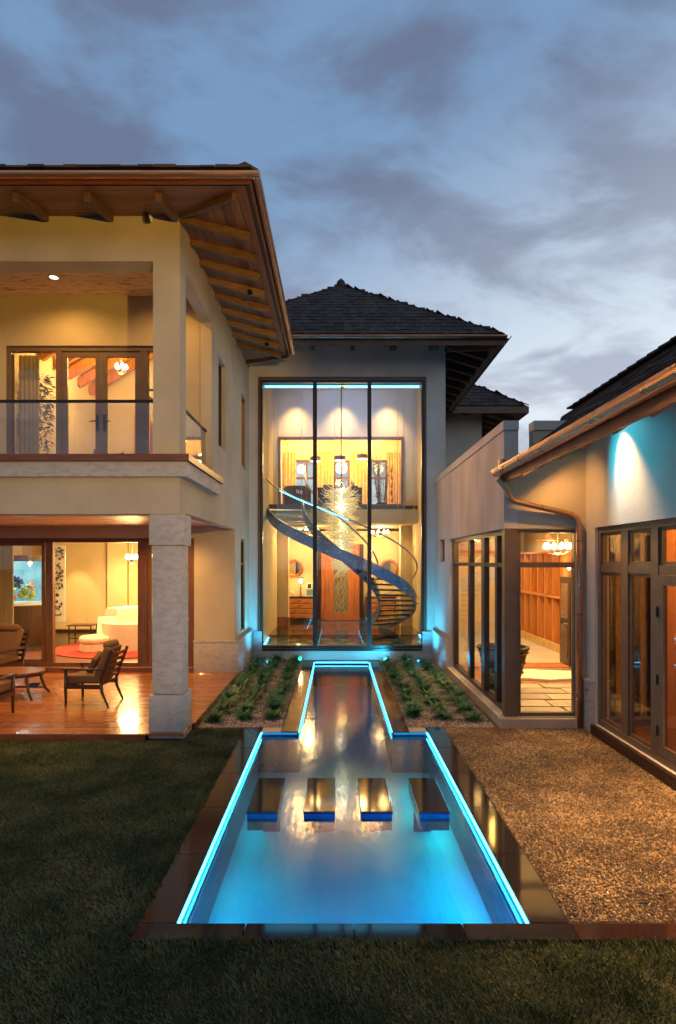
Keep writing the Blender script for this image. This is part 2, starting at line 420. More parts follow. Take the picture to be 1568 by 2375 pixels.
def curtain(parent, mat, x0, x1, y, z0, z1, n=8, amp=.03, axis='x', name='curtain'):
    m = MB(); k = n * 6; rows = []
    for j, z in enumerate((z0, z0 + (z1 - z0) * .5, z1)):
        row = []
        for i in range(k + 1):
            t = i / k; u = x0 + (x1 - x0) * t; o = amp * sin(t * n * 2 * pi + .5 * sin(t * 9)) * (1.1 - .25 * j)
            row.append((u, y + o, z) if axis == 'x' else (y + o, u, z))
        rows.append(row)
    m.sheet(rows)
    return m.build(name, mat, parent, smooth=True, fixn=False)

# shingles: the 300 that show largest are pieces of their own, the rest runs as one
TILE = MB().add([(-.5, 0, 0), (.5, 0, 0), (.5, 1, 0), (-.5, 1, 0), (-.5, 0, 1), (.5, 0, 1), (.5, 1, .35), (-.5, 1, .35)],
                [(0, 3, 2, 1), (4, 5, 6, 7), (0, 1, 5, 4), (1, 2, 6, 5), (2, 3, 7, 6), (3, 0, 4, 7)])
tile_me = bpy.data.meshes.new('shingle'); tile_me.from_pydata(TILE.v, [], TILE.f); tile_me.materials.append(shingle_m)
CAMP = Vector((0, 0, 2.5))
def shingles(roof, planes, single=300, seen=None):
    """planes: (origin, u unit, v unit up the slope, inside(u,v) , umax, vmax, row, width)"""
    tl = []
    for o, u, v, inside, umax, vmax, row, wid in planes:
        o, u, v = Vector(o), Vector(u).normalized(), Vector(v).normalized(); n = u.cross(v)
        if n.z < 0: n = -n
        j = 0
        while j * row < vmax:
            a = -random.random() * wid
            while a < umax:
                w = wid * random.uniform(.7, 1.3); uc = a + w / 2; a += w
                if not inside(uc, j * row + row * .45): continue
                p = o + u * uc + v * (j * row + random.uniform(-.012, .012))
                tl.append((p, u, v, n, w - .008, row * 1.25, random.uniform(.016, .032)))
            j += 1
    def vis(t):
        p = t[0]; d = p - CAMP
        ok = seen(p) if seen else True
        return (0 if ok else 1, d.length)
    tl.sort(key=vis)
    rest = MB(); base = ORG[roof.name]
    for i, (p, u, v, n, w, l, th) in enumerate(tl):
        M = Matrix((u * w, v * l, n * th)).transposed().to_4x4()
        if i < single:
            o = bpy.data.objects.new('shingle', tile_me); COL.objects.link(o); o.parent = roof
            M.translation = p - base + n * .003
            o.matrix_local = M
        else:
            M.translation = p + n * .003
            rest.add([M @ Vector(q) for q in TILE.v], TILE.f)
    if rest.v: tag(rest.build('shingle_run', shingle_i, roof, fixn=False), kind='stuff')

# ================================================================== THE GROUND
PX0, PX1, CX0, CX1 = -1.10, 1.333, -.55, .82
PY0, PY1, PY2 = 4.17, 8.84, 14.96
g = plate(-250, 250, -150, 400, [(PX0 - .15, PX1 + .15, PY0 - .1, PY1 + .1), (CX0 - .15, CX1 + .15, PY1 + .1, PY2 + .15)], -1.6, -.03, 'z')
tag(g.build('ground', grass_ground), kind='structure')

# planting beds and the pebble terrace base
bl = MB().box(-2.14, CX0 - .26, 9.08, 15.41, -.028, -.012); tag(bl.build('ground_bed', soil), kind='structure')
br = MB().box(CX1 + .25, 2.50, 9.08, 15.41, -.028, -.012); tag(br.build('ground_bed', soil), kind='structure')
tag(MB().box(1.61, 3.74, 4.18, 9.07, -.028, -.010).build('terrace', mortar), kind='structure')

# ================================================================== THE POOL
pool = thing('swimming_pool', 'T-shaped reflecting pool edged in dark granite with glowing cyan light strips', 'pool', (.1, 4.2, 0))
bs = MB()
def inner(x0, x1, y0, y1, zb, sides):
    t = .05
    if 'l' in sides: bs.box(x0 - t, x0, y0, y1, zb, -.045)
    if 'r' in sides: bs.box(x1, x1 + t, y0, y1, zb, -.045)
    if 'f' in sides: bs.box(x0 - t, x1 + t, y0 - t, y0, zb, -.045)
inner(PX0, PX1, PY0, PY1, -.62, 'lrf'); inner(CX0, CX1, PY1, PY2, -.62, 'lr')
bs.box(CX0 - .05, CX1 + .05, PY2, PY2 + .05, -.62, -.045)
bs.box(PX0 - .05, CX0 - .05, PY1, PY1 + .05, -.62, -.045); bs.box(CX1 + .05, PX1 + .05, PY1, PY1 + .05, -.62, -.045)
bs.build('pool_wall', pool_dark, pool)
MB().box(PX0, PX1, PY0, PY1, -.66, -.60).box(CX0, CX1, PY1, PY2, -.66, -.60).build('pool_floor', pool_floor, pool)
# blue tiles under the lip of the two back returns, one by one
for (a, b) in ((PX0, CX0 - .05), (CX1 + .05, PX1)):
    n = 5
    for k in range(n):
        w = (b - a) / n
        box('lip_tile', blue_tile, pool, a + k * w + .004, a + (k + 1) * w - .004, PY1 - .012, PY1 - .001, -.20, -.047, bev=.003, seg=1)
def slab(x0, x1, y0, y1, m=granite, top=0.0, th=.045):
    return box('coping_slab', m, pool, x0 + .003, x1 - .003, y0 + .003, y1 - .003, top - th, top, bev=.004, seg=1)
def run(axis, a, b, c0, c1, n, m):
    for k in range(n):
        s, e = a + (b - a) * k / n, a + (b - a) * (k + 1) / n
        slab(*((c0, c1, s, e) if axis == 'y' else (s, e, c0, c1)), m)
run('y', PY0, PY1 + .23, PX0 - .27, PX0, 5, granite_warm_tint)
run('y', PY0, PY1 + .23, PX1, PX1 + .28, 5, granite)
run('x', PX0 - .27, PX1 + .28, PY0 - .19, PY0, 4, granite)
run('x', PX1 + .28, 6.1, PY0 - .19, PY0, 5, granite_warm_tint)
run('x', PX0, CX0 - .26, PY1, PY1 + .23, 1, sill_stone); run('x', CX1 + .25, PX1, PY1, PY1 + .23, 1, sill_stone)
run('y', PY1, PY2 + .24, CX0 - .26, CX0, 6, granite_warm_tint); run('y', PY1, PY2 + .24, CX1, CX1 + .25, 6, granite_warm_tint)
run('x', CX0, CX1, PY2, PY2 + .24, 2, granite)
# light strips under the nosing
def strip(x0, x1, y0, y1, m=led_pool, z0=-.022, z1=-.007):
    return box('light_strip', m, pool, x0, x1, y0, y1, z0, z1)
strip(PX0 + .001, PX0 + .015, PY0 + .02, PY1 - .02); strip(PX1 - .015, PX1 - .001, PY0 + .02, PY1 - .02)
strip(CX0 + .001, CX0 + .016, PY1 + .03, PY2 - .02, led_channel); strip(CX1 - .016, CX1 - .001, PY1 + .03, PY2 - .02, led_channel)
strip(CX0 + .03, CX1 - .03, PY2 - .03, PY2 - .001, led_channel)
strip(PX0 + .03, CX0 - .02, PY1 - .016, PY1 - .013, led_dim, -.040, -.010); strip(CX1 + .02, PX1 - .03, PY1 - .016, PY1 - .013, led_dim, -.040, -.010)
# added unseen bars and near-wall floods below the water line, tinting the basin
for (x, y, ln, sg, c, wt_) in ((PX0, 5.2, 1.7, 1, (.0, .62, .75), 9), (PX1, 5.2, 1.7, -1, (.0, .62, 1), 13), (PX0, 7.4, 1.9, 1, (.0, .70, .80), 5), (PX1, 7.4, 1.9, -1, (.0, .90, .80), 13),
                               (CX0, 11.9, 5.0, 1, (.05, .5, 1), 1.5), (CX1, 11.9, 5.0, -1, (.05, .5, 1), 1.5)):
    box('added_light_bar', steel, pool, min(x + sg * .002, x + sg * .012), max(x + sg * .002, x + sg * .012), y - ln / 2, y + ln / 2, -.19, -.16)
    lamp('AREA', (x + sg * .016, y, -.175), wt_, c, pool, ln, (x + sg * 1.0, y, -.60), sy=.02)
for x, wt_ in ((-.75, 4.5), (-.1, 7), (.55, 7), (1.05, 5.5)):
    box('added_pool_lamp', steel, pool, x - .06, x + .06, PY0 + .001, PY0 + .012, -.34, -.24)
    lamp('AREA', (x, PY0 + .02, -.29), wt_, (.0, .26, 1.0), pool, .10, (x, PY0 + 2.2, -.60), sy=.08)
# water
wm, wn, wout = nodes('pool_water')
L = wn.links
tr = wn.nodes.new('ShaderNodeBsdfTransparent'); tr.inputs[0].default_value = (.25, .70, .85, 1)
gl = wn.nodes.new('ShaderNodeBsdfGlossy'); gl.inputs['Roughness'].default_value = .11
fr = wn.nodes.new('ShaderNodeFresnel'); fr.inputs[0].default_value = 2.05
t_ = wn.nodes.new('ShaderNodeTexCoord'); mpp = wn.nodes.new('ShaderNodeMapping'); mpp.inputs['Scale'].default_value = (7, 2.2, 1)
L.new(t_.outputs['Object'], mpp.inputs[0]); nn = wn.nodes.new('ShaderNodeTexNoise'); nn.inputs['Scale'].default_value = 2.0; nn.inputs['Detail'].default_value = 3
L.new(mpp.outputs[0], nn.inputs[0]); bp = wn.nodes.new('ShaderNodeBump'); bp.inputs['Strength'].default_value = .09; bp.inputs['Distance'].default_value = .02
L.new(nn.outputs[0], bp.inputs['Height']); L.new(bp.outputs[0], gl.inputs['Normal'])
mx = wn.nodes.new('ShaderNodeMixShader'); L.new(fr.outputs[0], mx.inputs[0]); L.new(tr.outputs[0], mx.inputs[1]); L.new(gl.outputs[0], mx.inputs[2]); L.new(mx.outputs[0], wout.inputs[0])
wv = MB().add([(PX0, PY0, -.06), (PX1, PY0, -.06), (PX1, PY1, -.06), (CX1, PY1, -.06), (CX1, PY2, -.06), (CX0, PY2, -.06), (CX0, PY1, -.06), (PX0, PY1, -.06)], [(0, 1, 2, 3, 6, 7), (3, 4, 5, 6)])
tag(wv.build('water', wm, fixn=False), kind='structure')

# four stepping stones
STL = ["black granite stepping block in pool, nearest the lawn-side light strip", "black granite stepping block in pool, second from the lawn side",
       "black granite stepping block in pool, second from the pebble terrace side", "black granite stepping block in pool, nearest the pebble terrace strip"]
for k, (a, b) in enumerate(((-.90, -.585), (-.33, -.010), (.246, .565), (.828, 1.14))):
    s = thing('stepping_block', STL[k], 'stepping stone', ((a + b) / 2, 6.5, -.21), group='stepping blocks across the pool')
    box('granite_top', granite, s, a, b, 6.04, 6.98, -.035, -.008, bev=.004, seg=1)
    box('pedestal', pool_dark, s, a + .06, b - .06, 6.91, 6.96, -.6, -.201)
    box('slab_base', granite, s, a + .008, b - .008, 6.048, 6.972, -.20, -.081)
    box('tiled_edge', blue_tile, s, a + .006, b - .006, 6.046, 6.974, -.08, -.036)

# ================================================================== BALCONY WING (left)
WX = -2.23           # its courtyard face
wing = thing('balcony_wing', 'two-storey cream stucco wing with open balcony above a timber deck porch', 'building', (-7, 8.6, 0))
plate(-14, WX, 3.17, 7.43, [(-8.6, -2.61, 4.0, 6.77)], 8.6, 8.95, 'y').build('front_wall', stucco_wing, wing)
plate(8.95, 15.42, -.03, 7.43, [(8.95, 13.25, -.03, 3.20), (8.95, 10.80, 4.0, 6.77), (11.43, 12.2, 4.70, 6.41), (14.2, 14.87, 4.72, 6.46), (14.1, 14.72, .85, 3.02)],
      -2.43, WX, 'x').build('side_wall', stucco_wing, wing)
plate(-14, -2.43, -.03, 3.3, [(-7.7, -3.12, .17, 3.0)], 13.25, 13.5, 'y').build('porch_back_wall', stucco_wing, wing)
plate(-14, -2.43, 3.9, 7.9, [(-5.97, -2.82, 3.97, 6.39)], 10.9, 11.1, 'y').build('balcony_back_wall', stucco_wing, wing)
box('floor_slab', stucco_wing, wing, -14, -2.43, 8.95, 18.9, 3.3, 3.9)
box('pier_plinth', travertine, wing, -3.12, -2.14, 13.19, 15.41, -.03, .72, bev=.01)
box('plinth_cap', travertine, wing, -3.13, -2.13, 13.18, 15.41, .72, .75)
# stone band + timber cap round the balcony edge
MB().prism([(-14, 8.5), (-2.10, 8.5), (-2.10, 10.95), (WX, 10.95), (WX, 8.6), (-14, 8.6)], 3.69, 3.90, 'z').build('stone_band', travertine, wing)
MB().prism([(-14, 8.44), (-2.06, 8.44), (-2.06, 11.05), (-2.45, 11.05), (-2.45, 8.97), (-14, 8.97)], 3.905, 4.0, 'z').build('balcony_cap', cap_wood, wing)
# stone post at the corner: base, shaft courses, capital
post = box('stone_post', travertine, wing, -2.63, -2.205, 8.62, 9.0, .60, 2.72, bev=.006)
for (a, b) in ((2.725, 3.165),): box('capital', travertine, post, -2.665, -2.17, 8.585, 9.03, a, b, bev=.008)
box('post_base', travertine, post, -2.67, -2.165, 8.58, 9.05, -.03, .59, bev=.014)
box('stone_course', travertine, post, -2.634, -2.201, 8.616, 9.004, 1.62, 1.66)
post2 = box('stone_post', travertine, wing, -8.9, -8.48, 8.62, 9.0, .60, 3.165, bev=.006)
box('post_base', travertine, post2, -8.94, -8.44, 8.58, 9.05, -.03, .59, bev=.014)
# balcony balustrade
box('balustrade_rail', black_metal, wing, -8.6, -2.61, 8.74, 8.79, 4.80, 4.835)
for k in range(5): box('balustrade_glass', pane_bal, wing, -8.6 + k * 1.198 + .004, -8.6 + (k + 1) * 1.198 - .004, 8.76, 8.772, 4.03, 4.80)
box('balustrade_rail', black_metal, wing, -2.35, -2.31, 8.96, 10.78, 4.80, 4.835)
for k in range(2): box('balustrade_glass', pane_bal, wing, -2.336, -2.324, 8.97 + k * .90, 8.97 + (k + 1) * .90 - .01, 4.03, 4.80)
# knotty pine balcony ceiling, plank by plank
for k in range(14):
    y = 8.95 + k * .139
    box('ceiling_plank', pine, wing, -8.6, -2.43, y + .002, y + .136, 7.28, 7.30)
box('ceiling_backing', stucco_wing, wing, -14, -2.43, 8.95, 10.9, 7.31, 7.40)
# porch ceiling
for k in range(22):
    y = 8.96 + k * .195
    box('porch_ceiling_board', pine, wing, -8.6, -2.44, y, y + .19, 3.27, 3.295)
# windows of the side wall
window(wing, 'x', 11.43, 12.2, 4.70, 6.41, -2.40, -2.32, fw=.05, mat=bronze, gl=pane_dark)
window(wing, 'x', 14.2, 14.87, 4.72, 6.46, -2.36, -2.25, fw=.07, mat=frame_wood, gl=pane_g)
window(wing, 'x', 14.1, 14.72, .85, 3.02, -2.36, -2.26, zs=[(2.40, 2.46)], fw=.05, mat=bronze, gl=pane_dark)
# side room shell so the windows look into rooms
box('room_partition', stucco_in, wing, -2.90, -2.86, 13.51, 15.42, 0, 3.29)

# --- roof: shallow hip with exposed rafters
EX, EY, EZ, SL = -1.07, 7.44, 7.235, .23
RG = 12.9
def zl(d): return EZ + SL * d
top = [(-15, EY, zl(0)), (EX, EY, zl(0)), (EX - 5.59, RG, zl(5.59)), (-15, RG, zl(5.59))]
rf = MB(); th = .07
C1 = (EX, 13.6, zl(0)); C2 = (-2.35, 15.0, zl(1.41)); C3 = (EX - 5.59, 15.0, zl(5.59)); HT = (EX - 5.59, RG, zl(5.59))
def slabpoly(m, pts, t):
    n = len(pts)
    m.add([p for p in pts] + [(p[0], p[1], p[2] - t) for p in pts], [tuple(range(n)), tuple(range(2 * n - 1, n - 1, -1))] + [(i, (i + 1) % n, n + (i + 1) % n, n + i) for i in range(n)])
slabpoly(rf, top, th); slabpoly(rf, [(EX, EY, zl(0)), C1, C2, C3, HT], th)
slabpoly(rf, [(-15, RG, zl(5.59)), HT, (EX - 5.59, 19, zl(0)), (-15, 19, zl(0))], th)
roof = rf.build('roof', dark_wood, wing)
nf = Vector((0, 1, SL)); ns = Vector((-1, 0, SL)); sl = sqrt(1 + SL * SL)
shingles(roof, [((-15, EY - .12, zl(-.12) + .07), (1, 0, 0), nf, lambda u, v: u < (EX + 15) - v / sl + .05, 14.2, 5.5, .30, .22),
                ((EX + .10, EY, zl(-.10) + .06), (0, 1, 0), ns, lambda u, v: v / sl - .05 < u < 6.3 + v / sl and u < 7.7, 7.7, 5.5, .30, .22)], 120)
# hip ridge caps at the corner
for k in range(5):
    d = k * .28 + .02
    MB().bar((EX - d + .05, EY + d - .05, zl(d) + .10), (EX - d - .24, EY + d + .24, zl(d + .26) + .13), .2, .035).build('ridge_cap', shingle_m, roof)
# soffit boards: front run along the eave, side run along the eave, board by board
nb = 9
for k in range(nb):
    d0, d1 = .06 + k * .138, .06 + (k + 1) * .138 - .006
    zb0, zb1 = zl(d0) - th - .004, zl(d1) - th - .004
    xa = EX - d0
    MB().add([(-9.5, EY + d0, zb0), (EX - d0, EY + d0, zb0), (EX - d1, EY + d1, zb1), (-9.5, EY + d1, zb1),
              (-9.5, EY + d0, zb0 - .016), (EX - d0, EY + d0, zb0 - .016), (EX - d1, EY + d1, zb1 - .016), (-9.5, EY + d1, zb1 - .016)],
             [(0, 1, 2, 3), (7, 6, 5, 4), (0, 4, 5, 1), (3, 2, 6, 7)]).build('soffit_board', soffit_wood, roof)
    MB().add([(EX - d0, EY + d0, zb0), (EX - d0, 13.6 + d0, zb0), (EX - d1, 13.6 + d1, zb1), (EX - d1, EY + d1, zb1),
              (EX - d0, EY + d0, zb0 - .016), (EX - d0, 13.6 + d0, zb0 - .016), (EX - d1, 13.6 + d1, zb1 - .016), (EX - d1, EY + d1, zb1 - .016)],
             [(0, 1, 2, 3), (7, 6, 5, 4), (0, 4, 5, 1), (3, 2, 6, 7)]).build('soffit_board', soffit_wood_y, roof)
# rafters with slanted tails
def rafter(p_in, p_out, m, w=.085, h=.11):
    MB().bar(p_in, p_out, w, h).build('rafter', m, roof)
for k in range(8):
    x = -2.27 - k * .91
    rafter((x, 8.50, zl(1.06) - th - .06), (x, 7.70, zl(.26) - th - .085), rafter_wood)
for k in range(9):
    y = 8.62 + k * .62
    rafter((WX + .01, y, zl(1.29) - th - .08), (-1.24, y, zl(.17) - th - .085), rafter_pale)
MB().bar((-1.30, 7.67, zl(.22) - th - .09), (-2.22, 8.59, zl(1.28) - th - .05), .06, .08).build('hip_rafter', rafter_wood, roof)
# fascia + half-round copper gutters
box('fascia', cap_wood, roof, -15, EX, EY - .03, EY - .001, zl(0) - .10, zl(0) - .01)
box('fascia', cap_wood, roof, EX + .001, EX + .03, EY - .03, 13.6, zl(0) - .10, zl(0) - .01)
MB().bar((EX, 13.6, zl(0) - .09), (-2.24, 14.93, zl(1.3) - .10), .03, .14).build('fascia', rafter_wood, roof)
def gutter(parent, p0, p1, r, out, mat, name='gutter'):
    """half-round channel from p0 to p1, open on top; out = outward unit vector"""
    out = Vector(out); up = Vector((0, 0, 1)); p0, p1 = Vector(p0), Vector(p1)
    prof = []
    for k in range(13):
        a = pi + pi * k / 12; prof.append((cos(a), sin(a)))
    prof2 = [(c * 1.0, s_) for c, s_ in prof] + [(1.0, .12), (.88, .12), (.86, 0)] + [(c * .9, s_ * .9) for c, s_ in prof[::-1]]
    n = len(prof2)
    vs = [p + out * (r * (1 + a)) + up * (r * b) for p in (p0, p1) for a, b in prof2]
    fs = [(i, (i + 1) % n, n + (i + 1) % n, n + i) for i in range(n)] + [tuple(range(n))[::-1], tuple(range(n, 2 * n))]
    return MB().add(vs, fs).build(name, mat, parent, smooth=False)
gutter(roof, (-15, EY - .03, zl(0) - .02), (EX + .14, EY - .03, zl(0) - .02), .058, (0, -1, 0), copper)
gutter(roof, (EX + .03, EY - .14, zl(0) - .02), (EX + .03, 13.62, zl(0) - .02), .058, (1, 0, 0), copper_dull)

# --- ground-floor sliding doors
box('threshold', cap_wood, wing, -7.7, -3.12, 13.16, 13.5, .072, .165)
dw = window(wing, 'y', -7.7, -3.12, .17, 3.0, 13.28, 13.42, us=[(-6.40, -6.24), (-4.37, -4.16)], fw=.09, mat=frame_wood, name='sliding_door', panes=False)
for (a, b) in ((-7.6, -6.42), (-4.15, -3.22)):
    lf = window(wing, 'y', a, b, .26, 2.91, 13.30, 13.36, fw=.075, mat=frame_wood, name='door_leaf', gl=pane_g)
# --- balcony french doors
fd = window(wing, 'y', -5.97, -2.82, 3.97, 6.385, 10.93, 11.05, us=[(-5.08, -4.98), (-3.55, -3.42)], fw=.08, mat=taupe, name='balcony_door_frame', panes=False)
box('pane', pane_g, fd, -5.89, -5.08, 10.985, 10.995, 4.05, 6.30); box('pane', pane_g, fd, -3.42, -2.90, 10.985, 10.995, 4.05, 6.30)
for a, b, hx in ((-4.98, -4.27, -4.33), (-4.265, -3.55, -4.20)):
    lf = window(wing, 'y', a, b, 3.98, 6.30, 10.95, 11.0, fw=.10, mat=taupe, name='balcony_door', gl=pane_g)
    box('lock_plate', black_metal, lf, hx - .025, hx + .025, 10.935, 10.949, 4.85, 5.15)
    s = -1 if hx < -4.27 else 1
    MB().tube([(hx, 10.94, 5.03), (hx, 10.90, 5.03), (hx + s * .12, 10.89, 5.02)], .011, 6).build('handle', black_metal, lf)

# --- deck
deck = thing('timber_deck', 'glossy red-brown hardwood deck floor under the porch of the balcony wing', 'deck', (-6, 8.5, 0))
nbd = 48; y0 = 8.50; pitch = (13.18 - y0) / nbd
bm_ = None
for k in range(nbd):
    y = y0 + k * pitch
    holes_end = -2.15
    if bm_ is None:
        o = MB().box(-9.5, holes_end, 0, pitch - .007, .04, .07).build('deck_board', deck_wood, deck, local=True, bev=.003, seg=1)
        bm_ = o.data
    else:
        o = bpy.data.objects.new('deck_board', bm_); put(o, deck)
    o.location = Vector((0, y, 0)) - ORG[deck.name]
    if k == 0:
        for v in bm_.vertices: pass
# the mesh is stored in world x; shift back for the parent's offset
for o in [c for c in bpy.data.objects if c.parent == deck]:
    o.location.x = -ORG[deck.name].x
box('deck_fascia', cap_wood, deck, -9.5, -2.69, 8.47, 8.497, -.03, .068)
box('deck_fascia', cap_wood, deck, -2.148, -2.12, 9.06, 13.17, -.02, .072)
box('deck_joists', dark_wood, deck, -9.45, -2.70, 8.52, 13.18, -.03, .036)

# --- interiors of the balcony wing
room = thing('living_room', 'warm lit living room with pale walls behind the open sliding doors', 'room', (-6, 16, .17))
box('floor', dark_wood, room, -10.5, -2.92, 13.5, 20.2, .05, .165)
ff = 0
box('back_wall', stucco_in, room, -10.5, -2.92, 20.2, 20.35, .17, 3.3)
box('end_wall', stucco_in, room, -10.65, -10.5, 13.5, 20.35, .17, 3.3)
box('end_wall', stucco_in, room, -2.92, -2.905, 13.5, 20.35, .17, 3.3)
box('ceiling', white_paint, room, -10.5, -2.92, 13.5, 20.2, 3.16, 3.28)
for k in range(26):
    pass
# tall pale wall panels stand proud of the back wall
for (a, b, d) in ((-7.55, -6.9, .30), (-6.88, -6.22, .18), (-6.2, -5.3, .30), (-5.28, -4.95, .12)):
    box('wall_panel', stucco_in, room, a, b, 20.2 - d, 20.199, .17, 3.15)
box('dark_floor_strip', dark_wood, room, -10.5, -2.92, 20.0 - .35, 20.199 - .3, .166, .26)
for k in range(14):
    box('floor_plank', cap_wood, room, -10.5, -2.93, 13.52 + k * .14, 13.52 + k * .14 + .134, .166, .172)
bd = thing('bedroom', 'warm lit upstairs bedroom with sloping rafters behind the balcony doors', 'room', (-4.5, 13, 3.97))
box('floor', cap_wood, bd, -6.1, -2.43, 11.1, 15.3, 3.902, 3.965)
box('back_wall', stucco_in, bd, -6.2, -2.43, 15.3, 15.4, 3.97, 8.3)
box('end_wall', stucco_in, bd, -6.2, -6.05, 11.1, 15.3, 3.97, 6.95)
MB().add([(-6.2, 11.1, 6.85), (-2.43, 11.1, 9.1), (-2.43, 15.4, 9.1), (-6.2, 15.4, 6.85), (-6.2, 11.1, 6.9), (-2.43, 11.1, 9.15), (-2.43, 15.4, 9.15), (-6.2, 15.4, 6.9)],
         [(0, 1, 2, 3), (4, 7, 6, 5), (0, 4, 5, 1), (3, 2, 6, 7), (0, 3, 7, 4), (1, 5, 6, 2)]).build('ceiling', stucco_in, bd)
for k in range(5):
    y = 12.3 + k * .62
    MB().bar((-6.04, y, 6.66), (-2.5, y, 8.80), .10, .20).build('ceiling_rafter', door_wood, bd)

def cushion(name, mat, parent, x0, x1, y0, y1, z0, z1, b=.04, rot=None, piv=None, **k):
    o = box(name, mat, parent, x0, x1, y0, y1, z0, z1, bev=b, seg=3, **k)
    return o

# indoor ficus (bedroom)
def leafy(name, label, cat, loc, h, r, nl, ls, mat, trunks=3, drop=.3, group=None):
    t = thing(name, label, cat, loc, group=group); rr = random.Random(int(abs(loc[0] * 100)) + nl)
    MB().lathe([(0, 0), (.14, 0), (.18, .30), (.16, .30), (.0, .27)], loc, 14).build('pot', dark_wood, t, smooth=True, bev=0)
    st = MB()
    for k in range(trunks):
        a = rr.uniform(0, 6.28); p = [(loc[0] + cos(a) * r * .25 * q, loc[1] + sin(a) * r * .25 * q, loc[2] + .25 + h * .8 * q) for q in (0, .3, .6, 1)]
        st.tube(p, [.02, .016, .012, .006], 5)
    st.build('stem', bark, t)
    m = MB()
    for k in range(nl):
        q = rr.random() ** .8; a = rr.uniform(0, 6.28); rad = r * sqrt(rr.random()) * (1.1 - .35 * abs(q - .6))
        c = Vector((loc[0] + cos(a) * rad, loc[1] + sin(a) * rad, loc[2] + h * (drop + (1 - drop) * q)))
        d = Vector((cos(a) + rr.uniform(-.6, .6), sin(a) + rr.uniform(-.6, .6), rr.uniform(-1.1, .3))).normalized() * ls * rr.uniform(.7, 1.3)
        s_ = d.cross(Vector((rr.uniform(-1, 1), rr.uniform(-1, 1), 1))).normalized() * ls * .16
        m.add([c, c + d * .45 + s_, c + d, c + d * .45 - s_], [(0, 1, 2, 3)])
    m.build('foliage', mat, t, fixn=False)
    return t
leafy('potted_ficus', 'bushy dark potted ficus tree behind the fixed pane of the balcony doors', 'plant', (-5.88, 11.75, 3.97), 2.15, .30, 1100, .11, leaf_in)
cu = thing('bedroom_curtain', 'dull grey-green curtain bunched at the bedroom window beside the ficus', 'curtain', (-5.8, 11.25, 3.97))
curtain(cu, drape, -5.93, -5.55, 11.28, 3.98, 6.34, 5, name='curtain_fabric')
# four-poster bed
bed = thing('four_poster_bed', 'slender dark four-poster bed frame with pale rumpled bedding', 'bed', (-3.2, 13.2, 3.97))
for x in (-3.98, -2.55):
    for y in (12.3, 14.2): box('bed_post', dark_wood, bed, x - .03, x + .03, y - .03, y + .03, 3.97, 6.02)
for y in (12.3, 14.2): box('canopy_rail', dark_wood, bed, -3.95, -2.58, y - .02, y + .02, 5.96, 6.0)
for x in (-3.98, -2.55): box('canopy_rail', dark_wood, bed, x - .02, x + .02, 12.33, 14.17, 5.96, 6.0)
cushion('mattress', white_sofa, bed, -3.95, -2.58, 12.33, 14.1, 4.25, 4.55, .08)
cushion('pillow', white_sofa, bed, -3.75, -3.2, 13.6, 14.05, 4.55, 4.72, .07); cushion('pillow', white_sofa, bed, -3.15, -2.65, 13.6, 14.05, 4.55, 4.72, .07)
bdoor = thing('bedroom_inner_door', 'open light timber panel door inside the bedroom', 'door', (-5.2, 14.9, 3.97))
box('door_panel', cab_wood, bdoor, -4.98, -4.58, 14.85, 14.9, 3.98, 6.1)
for z in ((4.1, 5.0), (5.1, 5.98)): box('raised_panel', door_wood, bdoor, -4.92, -4.64, 14.83, 14.849, *z)
bdr = thing('bedroom_doorway', 'bright yellow lit doorway frame in the bedroom back wall', 'doorway', (-4.0, 15.28, 3.97))
window(bdr, 'y', -4.50, -3.68, 3.97, 6.15, 15.24, 15.299, fw=.09, mat=cab_wood, name='door_casing', panes=False)
pic = thing('wall_picture', 'tall narrow brown framed panel on the bedroom back wall', 'picture', (-2.9, 15.25, 4.6))
window(pic, 'y', -3.15, -2.85, 4.5, 6.1, 15.26, 15.299, fw=.04, mat=frame_wood, gl=paper_m, name='picture_frame')
ch = thing('rattan_chair', 'small wooden barrel-backed chair seen low through the balcony door', 'chair', (-4.75, 12.6, 3.97))
MB().lathe([(.26, .42), (.28, .42), (.30, .82), (.28, .82)], (-4.75, 12.6, 3.97), 14, 0, pi * 1.3).build('chair_back', rafter_pale, ch)
MB().lathe([(0, .40), (.27, .40), (.27, .46), (0, .46)], (-4.75, 12.6, 3.97), 14).build('seat', rafter_pale, ch)
for a in (.7, 2.3, 3.9, 5.4):
    MB().tube([(-4.75 + .2 * cos(a), 12.6 + .2 * sin(a), 3.97), (-4.75 + .2 * cos(a), 12.6 + .2 * sin(a), 4.38)], .018, 6).build('leg', rafter_pale, ch)

